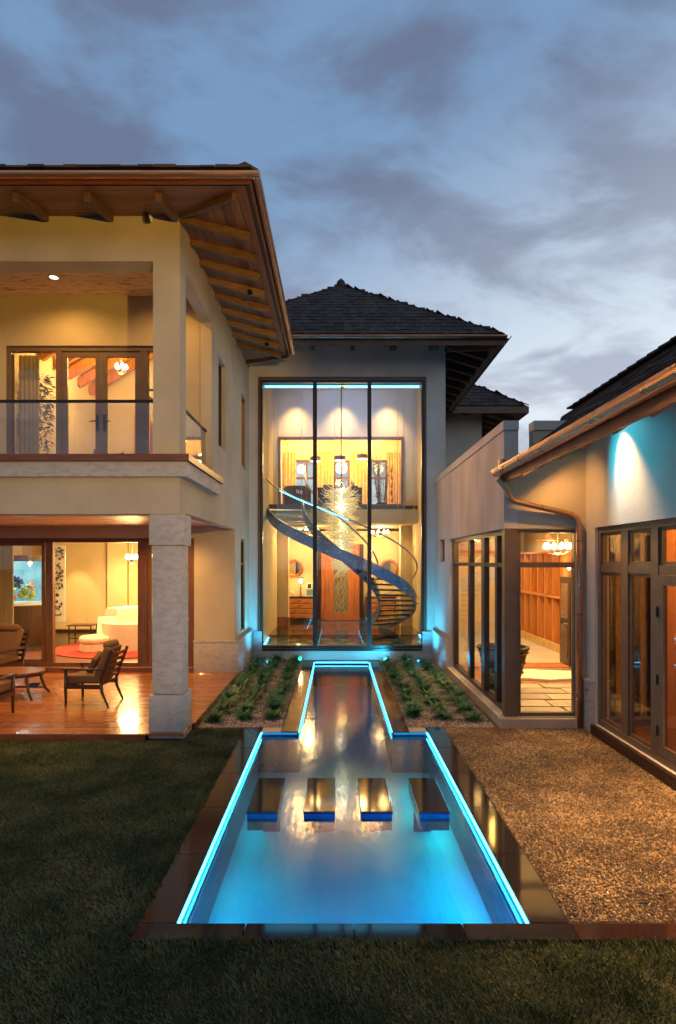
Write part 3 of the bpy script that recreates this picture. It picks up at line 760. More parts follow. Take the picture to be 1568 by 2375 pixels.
def chandelier(label, x, y, ztop, zc, r, nb_, watt, col=WARM2, rb=.028):
    t = thing('chandelier', label, 'chandelier', (x, y, zc))
    MB().tube([(x, y, zc + .1), (x, y, ztop)], .008, 6).build('hanging_rod', lamp_body, t)
    MB().lathe([(.0, .0), (.05, .01), (.05, .02), (0, .02)], (x, y, ztop - .02), 12).build('ceiling_rose', lamp_body, t)
    MB().lathe([(0, -.10), (.035, -.06), (.05, 0), (.02, .06), (0, .12)], (x, y, zc), 12).build('hub', lamp_body, t, smooth=True)
    for k in range(nb_):
        a = 2 * pi * k / nb_ + .3; c, s_ = cos(a), sin(a)
        ar = MB().tube([(x, y, zc - .03), (x + c * r * .5, y + s_ * r * .5, zc - .08), (x + c * r, y + s_ * r, zc - .02), (x + c * r, y + s_ * r, zc + .02)], .007, 5).build('arm', lamp_body, t)
        MB().lathe([(0, 0), (rb, rb * .6), (rb * 1.05, rb * 1.4), (rb * .5, rb * 2.4), (0, rb * 3)], (x + c * r, y + s_ * r, zc + .02), 8).build('bulb', warm_bulb, ar, smooth=True)
    lamp('POINT', (x, y, zc - .12), watt * .5, col, t, .12)
    lamp('POINT', (x, y, zc + .22), watt * .5, col, t, .12)
    return t
chandelier('glowing bedroom ceiling fixture with clustered warm bulbs, seen through balcony door', -4.60, 12.9, 7.6, 6.58, .10, 5, 90, rb=.04)
chandelier('small glowing bedroom fixture behind the right balcony door post', -4.16, 13.0, 7.7, 6.56, .06, 3, 40, rb=.04)

# living room furniture
rug = MB().lathe([(0, .174), (1.95, .174), (1.98, .19), (1.9, .20), (0, .20)], (-5.5, 16.3, 0), 40)
tag(rug.build('area_rug', red_rug), 'round red shag rug under the cream curved sofa', 'rug')
sofa = thing('curved_sofa', 'cream curved designer sofa with high wrapped back on the red rug', 'sofa', (-5.0, 15.9, .2))
def arc_solid(cx, cy, r0, r1, a0, a1, z0, z1, seg=18, zslope=0.0):
    m = MB(); rows = []
    n = seg
    for k in range(n + 1):
        a = a0 + (a1 - a0) * k / n; zt = z1 + zslope * k / n; b = .05
        ring = [(r0, z0), (r1, z0), (r1, zt - b), (r1 - b, zt), (r0 + b, zt), (r0, zt - b)]
        rows.append([(cx + r * cos(a), cy + r * sin(a), z) for r, z in ring] + [(cx + r0 * cos(a), cy + r0 * sin(a), z0)])
    m.sheet(rows)
    for row in (rows[0], rows[-1]): m.add(row[:-1], [tuple(range(6))])
    return m
arc_solid(-5.38, 16.15, .58, .84, R(195), R(345), .20, .93, zslope=.0).build('low_back', white_sofa, sofa, smooth=False)
arc_solid(-5.25, 17.3, 1.0, 1.35, R(5), R(185), .20, 1.15).build('high_back', white_sofa, sofa)
arc_solid(-5.25, 17.3, .40, 1.0, R(5), R(190), .20, .58).build('seat', white_sofa, sofa)
MB().bar((-5.95, 15.65, .52), (-6.05, 16.0, 1.0), .5, .16).build('side_cushion', white_sofa, sofa, bev=.05, seg=3)
thr = arc_solid(-5.38, 16.15, .56, .865, R(300), R(318), .45, .955, 6); thr.build('throw_blanket', drape, sofa)
ot = thing('round_ottoman', 'round cream ottoman seat in front of the curved sofa', 'ottoman', (-6.2, 15.45, .2))
MB().lathe([(0, 0), (.37, 0), (.38, .02), (.38, .19), (.365, .20), (0, .20)], (-6.18, 15.5, .2), 28).build('ottoman_base', white_sofa, ot)
MB().lathe([(0, .20), (.37, .205), (.40, .25), (.40, .33), (.36, .38), (0, .39)], (-6.18, 15.5, .2), 28).build('seat_cushion', white_sofa, ot, smooth=True)
st = thing('metal_side_table', 'thin dark metal side table with glasses beside the ottoman', 'table', (-7.0, 16.8, .17))
box('table_top', dark_wood, st, -7.42, -6.72, 16.6, 17.1, .70, .73)
for x in (-7.37, -6.77):
    for y in (16.65, 17.05): box('leg', black_metal, st, x - .012, x + .012, y - .012, y + .012, .172, .70)
box('stretcher', black_metal, st, -7.35, -6.79, 16.64, 16.66, .35, .37)
wg = MB().lathe([(0, 0), (.03, .0), (.006, .01), (.006, .07), (.035, .11), (.03, .17)], (-6.95, 16.8, .73), 10)
tag(wg.build('wine_glass', pane_stair), 'clear stemmed glass on the thin metal side table', 'glass')
# aquarium
aq = thing('aquarium', 'lit blue-green aquarium with corals on a dark curved stand', 'aquarium', (-8.2, 16.4, .17))
MB().lathe([(0, 0), (.80, 0), (.80, 1.12), (0, 1.12)], (-8.86, 16.9, .17), 30).build('stand', dark_wood, aq)
MB().lathe([(0, 0), (.78, 0), (.80, .05), (0, .05)], (-8.86, 16.9, 1.29), 30).build('sand_bed', white_paint, aq)
MB().lathe([(.775, 0), (.775, 1.15)], (-8.86, 16.9, 1.34), 30, pi * .1, pi * .9).build('tank_back', tank_back, aq, fixn=False)
MB().lathe([(.79, 0), (.79, 1.15), (.78, 1.15), (.78, 0)], (-8.86, 16.9, 1.34), 30).build('tank_glass', pane_stair, aq)
MB().lathe([(0, 0), (.81, 0), (.81, .16), (0, .16)], (-8.86, 16.9, 2.49), 30).build('hood', dark_wood, aq)
def blob(name, mat, parent, c, r, n=26, sd=1):
    rr = random.Random(sd); m = MB()
    for k in range(n):
        d = Vector((rr.gauss(0, 1), rr.gauss(0, .6), rr.gauss(0, .6))).normalized(); q = Vector(c) + d * r * rr.uniform(.2, 1)
        s_ = r * rr.uniform(.15, .35)
        m.lathe([(0, -s_), (s_ * .8, -s_ * .5), (s_, 0), (s_ * .7, s_ * .6), (0, s_)], q, 6)
    return m.build(name, mat, parent, smooth=True)
blob('blue_coral', coral_b, aq, (-8.77, 16.5, 1.95), .2, sd=2); blob('pink_coral', coral_p, aq, (-8.84, 16.45, 1.52), .15, sd=3)
blob('green_coral', coral_g, aq, (-8.62, 16.7, 1.60), .25, sd=4); blob('green_coral', coral_g, aq, (-9.17, 16.7, 1.72), .22, sd=5)
blob('pale_coral', chip, aq, (-8.42, 16.6, 1.80), .16, sd=8)
MB().lathe([(0, 0), (.3, 0)], (-8.86, 16.8, 2.47), 16).build('tank_light', emit('tank_light', (.75, .95, 1), 5), aq, fixn=False)
lamp('POINT', (-8.86, 16.6, 2.35), 26, (.7, .95, 1), aq, .1)
# flower wall art
fa = thing('flower_wall_art', 'pale wall panel covered with dark metal blossoms, beside the aquarium', 'wall art', (-7.6, 18.6, .6))
box('art_panel', white_paint, fa, -9.18, -8.72, 19.40, 19.45, .55, 3.0)
rr = random.Random(5); m = MB()
for k in range(90):
    c = Vector((rr.uniform(-9.14, -8.76), 19.36, rr.uniform(.65, 2.92)))
    for p in range(4):
        a = rr.uniform(0, 6.28); d = Vector((cos(a) * .055, -.03, sin(a) * .055)); s_ = Vector((-sin(a) * .025, 0, cos(a) * .025))
        m.add([c, c + d * .6 + s_, c + d, c + d * .6 - s_], [(0, 1, 2, 3)])
tag(m.build('metal_blossoms', lamp_body, fa, fixn=False), kind='stuff')
lamp('SPOT', (-8.6, 19.5, 3.1), 60, WARM2, fa, .03, (-8.6, 20.0, 0), 60, .6)
# fireplace niche
fp = thing('fireplace_niche', 'dark shelved niche with mantel on the living room back wall', 'fireplace', (-4.6, 20, .17))
box('niche_back', dark_wood, fp, -4.93, -4.50, 20.12, 20.198, .9, 3.0)
for z in (1.2, 1.62, 2.3): box('shelf', cab_wood, fp, -4.95, -4.30, 19.95, 20.13, z, z + .05)
blob('ornament', lamp_body, fp, (-4.72, 20.05, 1.42), .12, sd=11)
blob('ornament', lamp_body, fp, (-4.72, 20.05, 1.95), .16, sd=12)
cc = thing('living_room_curtain', 'long gold-brown curtain hanging at the left sliding door', 'curtain', (-7.4, 13.6, .17))
curtain(cc, drape, -7.62, -7.28, 13.62, .18, 3.0, 6, name='curtain_fabric')
chandelier('starry warm chandelier hanging beside the sliding door post in the living room', -4.84, 14.3, 3.15, 2.52, .11, 8, 60, rb=.042)
chandelier('small warm chandelier seen beside the stone porch post', -4.62, 14.9, 3.15, 2.56, .09, 6, 35, rb=.04)
gch = thing('garden_stool', 'slim dark metal chair with yellow seat glimpsed beside the stone post', 'chair', (-4.5, 16.0, .17))
for x in (-4.72, -4.42):
    for y in (14.6, 14.9): box('leg', black_metal, gch, x - .012, x + .012, y - .012, y + .012, .172, .60)
box('seat', coral_g, gch, -4.74, -4.40, 14.58, 14.92, .60, .64); box('backrest', black_metal, gch, -4.74, -4.40, 14.90, 14.93, .64, 1.05)
for (x, y, wv_) in ((-7.2, 14.6, 90), (-5.6, 15.4, 110), (-4.6, 18.4, 120), (-6.9, 18.6, 130), (-8.3, 14.4, 50)):
    downlight('small warm recessed ceiling light in the living room ceiling', x, y, 3.158, wv_, WARM2, 150, .9, group='living room downlights')
lamp('POINT', (-5.9, 17.3, 2.3), 120, WARM2, bpy.data.objects['living_room'], .35)
for o_, lb in zip([o for o in bpy.data.objects if o.get('group') == 'living room downlights'],
                  ('above the threshold near the aquarium', 'above the round ottoman', 'near the fireplace niche', 'near the flower wall art', 'above the curtain at the far left')):
    o_['label'] = 'warm recessed living room ceiling light ' + lb
# porch + balcony fixtures
for k, (x, y, lb) in enumerate(((-6.6, 10.8, 'above the dark armchairs on the deck'), (-3.9, 9.7, 'just behind the stone post'), (-3.6, 12.4, 'over the deck corner beside the pier'))):
    downlight('warm recessed porch ceiling light ' + lb, x, y, 3.268, (120, 105, 80)[k], GOLD, 150, .9, group='porch ceiling downlights')
for k, (x, lb) in enumerate(((-4.75, 'visible as a white disc over the balcony'), (-7.4, 'over the far balcony end'), (-3.0, 'near the corner pier of the balcony'))):
    downlight('warm recessed balcony ceiling light ' + lb, x, 10.15, 7.278, (40, 40, 28)[k], GOLD, 160, .9, group='balcony ceiling downlights', r=.07)
for (y, w_, lb) in ((10.4, 160, 'nearer the front corner'), (12.9, 150, 'nearer the stair hall')):  # spots added under the eave to warm the bay's side wall
    t = thing('added_eave_spot', 'added small warm spotlight under the side eave of the balcony wing ' + lb, 'spotlight', (-1.5, y, 7.0), group='added side eave spotlights')
    MB().tube([(-1.5, y, 7.16), (-1.47, y, 7.08)], .04, 12).build('housing', black_metal, t)
    lamp('SPOT', (-1.45, y, 7.05), w_, (1, .50, .22), t, .05, (2.5, y + .4, 3.4), 70, 1.0)
# dome camera on the front wall
cm = thing('dome_camera', 'white dome security camera with dark lens under the eave of balcony wing', 'camera', (-2.68, 8.55, 7.28))
cc_ = (-2.665, 8.55, 7.345)
MB().lathe([(.065, .05), (.068, .0), (.06, -.03), (.05, -.05)], cc_, 18).build('camera_housing', white_paint, cm, smooth=True)
MB().lathe([(0, -.075), (.03, -.068), (.05, -.05), (.052, -.02), (.05, 0)], (cc_[0], cc_[1] - .015, cc_[2] + .01), 18).build('lens_dome', granite, cm, smooth=True)
MB().tube([(cc_[0], 8.52, cc_[2]), (cc_[0], 8.475, cc_[2] - .005)], .036, 14).build('lens', granite_warm_tint, cm)
box('mount', white_paint, cm, -2.70, -2.63, 8.54, 8.6, 7.37, 7.40)

# ================================================================== STAIR HALL (centre)
HY = 15.42
hall = thing('stair_hall', 'tall grey stucco stair hall with huge three-pane window and hipped shingle roof', 'building', (.4, 15.42, 0))
plate(WX, 2.79, -.03, 8.10, [(-1.96, 2.26, .264, 7.14)], HY, 15.67, 'y').build('front_wall', stucco, hall)
plate(15.67, 24.0, -.03, 8.10, [], 2.60, 2.79, 'x').build('side_wall', stucco, hall)
plate(15.67, 24.0, 3.31, 8.10, [], WX, WX + .19, 'x').build('side_wall', stucco, hall)
box('plinth', travertine, hall, -2.12, -1.90, 15.385, HY - .001, -.02, .70); box('plinth', travertine, hall, 2.20, 2.50, 15.385, HY - .001, -.02, .70)
big = window(hall, 'y', -1.96, 2.26, .264, 7.14, 15.44, 15.58, us=[(-.60, -.495), (.80, .90)], fw=.075, mat=bronze, name='tall_window')
box('window_trim', frame_wood, hall, -2.0, 2.30, 15.40, 15.419, 7.14, 7.20)
box('window_trim', frame_wood, hall, -2.0, -1.96, 15.40, 15.419, .23, 7.14); box('window_trim', frame_wood, hall, 2.26, 2.30, 15.40, 15.419, .23, 7.14)
box('window_trim', bronze, hall, -2.0, 2.30, 15.40, 15.419, .20, .264)
# roof: hip with pyramid top
RX0, RX1, RY0, RY1 = -3.67, 3.95, 14.26, 22.0
rz0, psl = 7.84, .755
ax, ay = .14, 18.1; az = rz0 + psl * 3.84
hr = MB()
pts = [(RX0, RY0, rz0), (RX1, RY0, rz0), (RX1, RY1, rz0), (RX0, RY1, rz0), (ax, ay, az)]
hr.add(pts, [(0, 1, 4), (1, 2, 4), (2, 3, 4), (3, 0, 4)])
hroof = hr.build('roof', dark_wood, hall)
k_ = sqrt(1 + psl * psl)
shingles(hroof, [((RX0 - .04, RY0 - .04, rz0), (1, 0, 0), (0, 1, psl), lambda u, v: v / k_ * .995 < u + .02 and u - .02 < 7.7 - v / k_ * .995, 7.7, 4.8, .285, .19),
                 ((RX1 + .04, RY0 - .04, rz0), (0, 1, 0), (-1, 0, psl), lambda u, v: v / k_ < u < 7.8 - v / k_, 7.8, 4.8, .285, .25)], 300)
for (e, n_) in (((RX1, RY0), 17), ((RX0, RY0), 17)):
    for k in range(n_):
        t0, t1 = k / n_, min((k + 1.25) / n_, 1)
        a = Vector((e[0] + (ax - e[0]) * t0, e[1] + (ay - e[1]) * t0, rz0 + (az - rz0) * t0 + .04)); b = Vector((e[0] + (ax - e[0]) * t1, e[1] + (ay - e[1]) * t1, rz0 + (az - rz0) * t1 + .02))
        MB().bar(a, b, .15, .025).build('ridge_cap', shingle_m, hroof)
MB().lathe([(0, .22), (.10, .14), (.16, 0), (.16, -.10)], (ax, ay, az + .02), 4).build('roof_finial', shingle_m, hroof)
# soffit (sloping up to the wall), fascia, gutter
sz = 7.62
def soff(mm, a, b, c, d): mm.add([a, b, c, d], [(0, 1, 2, 3)])
for k in range(8):
    d0, d1 = k * .145, (k + 1) * .145 - .008; z0_, z1_ = sz + .33 * d0, sz + .33 * d1
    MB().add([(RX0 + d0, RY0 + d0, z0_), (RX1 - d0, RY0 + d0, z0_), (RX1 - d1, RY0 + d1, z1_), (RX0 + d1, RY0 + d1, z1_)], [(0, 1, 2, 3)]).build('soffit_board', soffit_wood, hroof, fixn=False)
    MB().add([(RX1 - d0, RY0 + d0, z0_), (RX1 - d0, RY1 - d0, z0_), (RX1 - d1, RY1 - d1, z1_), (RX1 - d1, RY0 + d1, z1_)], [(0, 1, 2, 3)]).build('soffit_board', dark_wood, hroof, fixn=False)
for k in range(5):
    x = -1.6 + k * 1.0
    MB().bar((x, 15.40, sz + .30), (x, 14.45, sz - .02), .09, .12).build('rafter', rafter_wood, hroof)
for k in range(10):
    y = 15.2 + k * .66
    MB().bar((2.80, y, sz + .29), (3.78, y, sz - .02), .09, .12).build('rafter', rafter_wood, hroof)
MB().bar((3.80, 14.41, sz - .01), (2.80, 15.41, sz + .29), .10, .14).build('hip_rafter', rafter_wood, hroof)
box('fascia', rafter_wood, hroof, RX0, RX1, RY0 - .03, RY0 - .002, sz - .03, rz0 - .01)
box('fascia', rafter_wood, hroof, RX1 + .002, RX1 + .03, RY0 - .03, RY1, sz - .03, rz0 - .01)
gutter(hroof, (-3.4, RY0 - .035, rz0 - .06), (RX1 + .05, RY0 - .035, rz0 - .06), .065, (0, -1, 0), copper_dull)
gutter(hroof, (RX1 + .035, RY0 - .10, rz0 - .06), (RX1 + .035, RY1, rz0 - .06), .065, (1, 0, 0), copper_dull)
# lower block behind, to the right
blk = thing('rear_block', 'dim rear block with its own hipped shingle roof behind the stair hall', 'building', (5, 22, 0))
box('wall', stucco, blk, 2.80, 5.30, 22.0, 30, -.03, 8.2)
b_r = MB(); X1, Y1, T = 6.6, 20.8, 4.2
b_r.add([(2.8, Y1, rz0), (X1, Y1, rz0), (X1, Y1 + 8.4, rz0), (X1 - T, Y1 + T, rz0 + T * psl), (2.4, Y1 + T, rz0 + T * psl)], [(0, 1, 3, 4), (1, 2, 3)])
broof = b_r.build('roof', dark_wood, blk)
shingles(broof, [((2.8, Y1 - .04, rz0), (1, 0, 0), (0, 1, psl), lambda u, v: u < 3.85 - v / k_, 3.9, 5.2, .285, .22),
                 ((X1 + .04, Y1, rz0), (0, 1, 0), (-1, 0, psl), lambda u, v: v / k_ < u < 8.4 - v / k_, 8.4, 5.2, .285, .25)], 120)
for k in range(14):
    t0, t1 = k / 14 * T, (k + 1.25) / 14 * T
    MB().bar((X1 - t0, Y1 + t0, rz0 + t0 * psl + .05), (X1 - t1, Y1 + t1, rz0 + t1 * psl + .02), .2, .03).build('ridge_cap', shingle_m, broof)
MB().add([(2.8, Y1, sz), (X1, Y1, sz), (X1 - 1.25, Y1 + 1.25, sz + .4), (2.8, Y1 + 1.25, sz + .4)], [(0, 1, 2, 3)]).build('soffit', soffit_wood, broof, fixn=False)
MB().add([(X1, Y1, sz), (X1, Y1 + 8.4, sz), (X1 - 1.25, Y1 + 8.4, sz + .4), (X1 - 1.25, Y1 + 1.25, sz + .4)], [(0, 1, 2, 3)]).build('soffit', soffit_wood, broof, fixn=False)
box('fascia', rafter_wood, broof, 2.8, X1, Y1 - .03, Y1 - .002, sz - .03, rz0 - .02); box('fascia', rafter_wood, broof, X1 + .002, X1 + .03, Y1 - .03, Y1 + 8.4, sz - .03, rz0 - .02)
for k in range(9):
    MB().bar((5.31, 22.0 + k * .75, sz + .30), (6.45, 22.0 + k * .75, sz - .03), .11, .14).build('rafter', rafter_pale, broof)
for k in range(4):
    MB().bar((3.1 + k * .75, 21.99, sz + .30), (3.1 + k * .75, 20.95, sz - .03), .10, .13).build('rafter', rafter_wood, broof)

# ---- hall interior shell
IX0, IX1 = -2.04, 2.60
LB = 22.3                       # lower back wall
box('lobby_floor', granite_floor, hall, IX0, IX1, 17.95, 22.3, .10, .30)
box('lobby_floor_slab', dark_wood, hall, IX0, IX1, 15.68, 17.95, -.03, .10)
plate(IX0, IX1, .30, 3.60, [], 22.3, 22.5, 'y').build('lobby_back_wall', stucco_in, hall)
box('lobby_side_lining', stucco_in, hall, IX0, IX0 + .04, 15.68, 22.3, .12, 8.0)
box('lobby_side_lining', stucco_in, hall, IX1 - .04, IX1 - .001, 15.68, 22.3, .12, 8.0)
box('hall_pier', stucco_in, hall, IX0 + .041, IX0 + .42, 20.4, 20.8, .30, 3.66); box('hall_pier', stucco_in, hall, IX1 - .42, IX1 - .041, 20.4, 20.8, .30, 3.66)
box('pier_base', door_wood, hall, IX0 + .041, IX0 + .44, 20.35, 20.39, .30, .62)
box('loft_slab', stucco_in, hall, IX0 + .041, IX1 - .041, 19.0, 24.0, 3.68, 4.20)
box('loft_edge_trim', dark_wood, hall, IX0 + .041, IX1 - .041, 18.97, 18.999, 4.13, 4.24)
box('loft_floor', cap_wood, hall, IX0 + .041, IX1 - .041, 19.0, 24.0, 4.203, 4.22)
plate(IX0 + .041, IX1 - .041, 4.22, 8.0, [(-1.80, 2.10, 4.22, 6.40)], 19.30, 19.5, 'y').build('loft_wall', stucco_in, hall)
window(hall, 'y', -1.86, 2.16, 4.221, 6.46, 19.24, 19.299, fw=.09, mat=frame_wood, name='loft_opening_casing', panes=False)
box('hall_ceiling', stucco_in, hall, WX + .2, 2.59, 15.68, 24.0, 7.95, 8.05)
plate(IX0, IX1, 4.22, 7.9, [(-1.65, -.62, 4.35, 6.35), (-.10, .52, 4.35, 6.35), (1.28, 1.95, 4.35, 6.35)], 23.0, 23.15, 'y').build('loft_back_wall', stucco_in, hall)
for a, b, us in ((-1.65, -.62, [(-1.17, -1.10)]), (-.10, .52, []), (1.28, 1.95, [(1.58, 1.66)])):
    window(hall, 'y', a, b, 4.35, 6.35, 23.02, 23.10, us=us, zs=[(5.62, 5.70)], fw=.08, mat=frame_wood, name='loft_window', gl=pane_g)
ca = thing('loft_drapery', 'gold patterned drapes hanging between the loft windows, left set beside the palm', 'curtain', (-1.7, 22.8, 4.22), group='gold loft drapes')
curtain(ca, drape_gold, -2.0, -1.52, 22.85, 4.24, 6.6, 4, name='curtain_fabric')
for a, b, l_ in ((-.78, -.12, 'gold patterned drapes between the left and middle loft windows'), (.55, 1.22, 'gold patterned drapes between the middle and right loft windows'), (1.92, 2.4, 'gold patterned drapes at the far right loft window behind the bamboo')):
    c_ = thing('loft_drapery', l_, 'curtain', ((a + b) / 2, 22.8, 4.22), group='gold loft drapes')
    curtain(c_, drape_gold, a, b, 22.85, 4.24, 6.6, 5, name='curtain_fabric')
# glowing strip in the window head + stones
wl = thing('window_head_light', 'cyan light strip glowing along the head of the tall window', 'light strip', (.15, 15.75, 7.0))
box('housing', steel, wl, -1.88, 2.18, 15.72, 15.80, 7.07, 7.13)
for a, b in ((-1.86, .10), (.22, 2.16)): box('light_bar', led_cyan, wl, a, b, 15.73, 15.79, 7.03, 7.068)
# glass floor with water below
gf = thing('glass_floor_pool', 'shallow indoor water feature under glass at the foot of the tall window', 'water feature', (.3, 16.8, .1))
box('basin', blue_tile, gf, IX0 + .05, IX1 - .05, 15.70, 17.94, .101, .16)
wavy = MB(); rows = []
for i in range(13):
    rows.append([(IX0 + .06 + (IX1 - IX0 - .12) * j / 30, 15.72 + 2.2 * i / 12, .20 + .012 * sin(i * 1.7 + j * .6) + .012 * sin(j * 1.3 - i)) for j in range(31)])
wavy.sheet(rows)
teal_water = pbr('teal_water', (.04, .22, .24), .08, c2=(.16, .42, .40), scale=2.2, stretch=(.7, 3, 1), spec=1, lo=.45, hi=.6)
wavy.build('rippled_water', teal_water, gf, smooth=True, fixn=False)
box('glass_cover', pane_stair, gf, IX0 + .05, IX1 - .05, 15.70, 17.94, .275, .29)
box('glass_edge', bronze, gf, IX0 + .05, IX1 - .05, 17.90, 17.945, .24, .297)
box('glass_edge', bronze, gf, IX0 + .05, IX1 - .05, 15.70, 15.74, .24, .297)
strip_m = MB().bar((IX0 + .16, 15.76, .31), (IX0 + .10, 17.3, .31), .03, .02).build('edge_light', led_cyan, gf)
MB().bar((IX1 - .18, 15.76, .31), (IX1 - .14, 17.9, .31), .03, .02).build('edge_light', led_cyan, gf)

# front door
fdn = thing('front_door', 'orange wood front door with tall rain-textured glass panel', 'door', (.15, 22.25, .3))
box('casing', dark_wood, fdn, -.70, -.56, 22.18, 22.299, .30, 3.12); box('casing', dark_wood, fdn, .86, 1.0, 22.18, 22.299, .30, 3.12)
box('casing', door_wood, fdn, -.56, .86, 22.18, 22.299, 3.0, 3.12)
plate(-.40, .68, .32, 2.99, [(-.10, .42, .60, 2.65)], 22.20, 22.27, 'y').build('door_leaf', door_wood, fdn)
box('side_panel', door_wood, fdn, -.555, -.41, 22.21, 22.28, .32, 2.99); box('side_panel', door_wood, fdn, .69, .855, 22.21, 22.28, .32, 2.99)
box('rain_glass_panel', textured_glass, fdn, -.10, .42, 22.225, 22.245, .60, 2.65)
MB().tube([(-.30, 22.19, 1.2), (-.30, 22.14, 1.25), (-.30, 22.14, 1.85), (-.30, 22.19, 1.9)], .015, 6).build('pull_handle', steel, fdn)
lamp('POINT', (.16, 22.0, 3.3), 10, WARM2, fdn, .1)

def dresser(label, x0, x1, y0, y1, z):
    t = thing('dresser', label, 'dresser', ((x0 + x1) / 2, y0, z), group='lobby dressers')
    box('carcass', dark_wood, t, x0, x1, y0 + .02, y1, z + .10, z + .86)
    box('top', dark_wood, t, x0 - .03, x1 + .03, y0 - .01, y1, z + .861, z + .90)
    for k in range(4):
        dr = box('drawer', cab_wood, t, x0 + .05, x1 - .04, y0, y0 + .019, z + .13 + k * .182, z + .13 + k * .182 + .16)
        rr = random.Random(k + int(x0 * 10)); m = MB()
        for q in range(3):   # branch motif inlaid on the drawer
            a = Vector((rr.uniform(x0 + .1, x1 - .3), y0 - .002, z + .15 + k * .182)); ps = [a]
            for s_ in range(4): ps.append(ps[-1] + Vector((rr.uniform(.02, .09), 0, rr.uniform(0, .035))))
            m.tube(ps, .006, 4)
        m.build('branch_inlay', dark_wood, dr)
        MB().tube([((x0 + x1) / 2 - .05, y0 - .02, z + .21 + k * .182), ((x0 + x1) / 2 + .05, y0 - .02, z + .21 + k * .182)], .008, 5).build('pull', black_metal, dr)
    for x in (x0 + .03, x1 - .03):
        for y in (y0 + .05, y1 - .05): box('leg', dark_wood, t, x - .03, x + .03, y - .03, y + .03, z, z + .10)
    return t
dresser('carved four-drawer wooden dresser left of the front door under the round mirror', -1.92, -.74, 21.85, 22.28, .30)
dresser('carved four-drawer wooden dresser behind the curved staircase', 1.12, 2.15, 21.85, 22.28, .30)
for x, lb in ((-1.56, 'round wood-framed mirror left of the front door, above the dresser with the lamp'), (1.94, 'round wood-framed mirror right of the front door behind the staircase')):
    t = thing('round_mirror', lb, 'mirror', (x, 22.25, 2.23), group='round lobby mirrors')
    MB().lathe([(.22, .02), (.24, -.03), (.32, -.05), (.34, -.01), (.34, .045), (.22, .045)], (x, 22.25, 2.23), 32, axis='y').build('wood_frame', door_wood, t, smooth=True)
    MB().lathe([(0, 0), (.235, 0)], (x, 22.25, 2.23), 32, axis='y').build('mirror_disc', mirror_m, t, fixn=False)
tl = thing('table_lamp', 'small lit table lamp with slim dark stem on the left dresser', 'lamp', (-1.30, 22.05, 1.20))
MB().lathe([(0, 0), (.07, 0), (.07, .015), (.015, .03), (.012, .42), (0, .42)], (-1.30, 22.05, 1.20), 12).build('lamp_base', lamp_body, tl)
MB().lathe([(0, .50), (.06, .52), (.075, .60), (.05, .66), (0, .67)], (-1.30, 22.05, 1.18), 12).build('glowing_globe', emit('globe', (1, .8, .5), 7), tl, smooth=True)
MB().lathe([(.02, .67), (.11, .70), (.11, .715), (0, .715)], (-1.30, 22.05, 1.18), 12).build('lamp_cap', lamp_body, tl)
lamp('POINT', (-1.30, 21.9, 1.75), 6, WARM2, tl, .06)
pf = thing('picture_frame', 'small white framed photo standing on the left dresser', 'picture frame', (-.98, 22.0, 1.2))
window(pf, 'y', -1.12, -.74, 1.205, 1.50, 21.98, 22.0, fw=.035, mat=white_paint, gl=tank_back, name='frame')
pf2 = thing('picture_frame', 'tiny white framed picture propped behind the larger photo frame', 'picture frame', (-1.0, 22.1, 1.2))
window(pf2, 'y', -1.09, -.88, 1.205, 1.70, 22.08, 22.10, fw=.04, mat=white_paint, gl=dark_wood, name='frame')
sp = MB()
for k in range(9):
    a = k * .7; sp.tube([(-1.78 + .02 * k, 22.05, 1.21), (-1.80 + .03 * k, 22.05 + .03 * sin(a), 1.32), (-1.84 + .035 * k + .02 * sin(a), 22.05, 1.44 + .02 * cos(a))], [.02, .015, .004], 5)
tag(sp.build('sculpture', white_paint), 'white coral-like sculpture on the left end of the left dresser', 'sculpture')

# ---------------- spiral staircase
SXc, SYc, RO, RI = .16, 17.98, 2.17, 1.15
TH0, TH1 = pi, 2 * pi + R(56)
def sz_(th): return 4.10 - 2.90 * (th - pi) / pi
stair = thing('curved_staircase', 'curved steel staircase with open treads sweeping down behind the tall window', 'staircase', (SXc, SYc, .3))
def helix_band(r0, r1, zb, zt, t0=TH0, t1=TH1, n=64):
    rows = []
    for k in range(n + 1):
        th = t0 + (t1 - t0) * k / n; z = max(sz_(th), .30); c, s_ = cos(th), sin(th)
        lo_ = max(z + zb, .302)
        rows.append([(SXc + r * c, SYc + r * s_, zz) for r, zz in ((r0, lo_), (r1, lo_), (r1, max(z + zt, lo_ + .01)), (r0, max(z + zt, lo_ + .01)), (r0, lo_))])
    m = MB().sheet(rows)
    for row in (rows[0], rows[-1]): m.add(row[:4], [(0, 1, 2, 3)])
    return m
so_ = helix_band(RO, RO + .035, -.17, .15).build('outer_stringer', steel_led_tint, stair, smooth=False)
si_ = helix_band(RI - .035, RI, -.17, .15).build('inner_stringer', steel_led_tint, stair, smooth=False)
nt_ = 23; dth = (TH1 - TH0) / nt_
for k in range(nt_):
    th = TH0 + dth * (k + .5); z = sz_(th) + .0
    if z < .40: continue
    m = MB(); a0, a1 = th - dth * .52, th + dth * .52; vs = []
    for a, r in ((a0, RI + .005), (a0, RO - .005), (a1, RO - .005), (a1, RI + .005)): vs.append((SXc + r * cos(a), SYc + r * sin(a)))
    m.prism(vs, z - .05, z, 'z'); tr_ = m.build('tread', tread_m, stair)
    MB().bar((SXc + (RI + .01) * cos(a1), SYc + (RI + .01) * sin(a1), z - .024), (SXc + (RO - .01) * cos(a1), SYc + (RO - .01) * sin(a1), z - .024), .012, .045).build('nosing', steel, tr_)
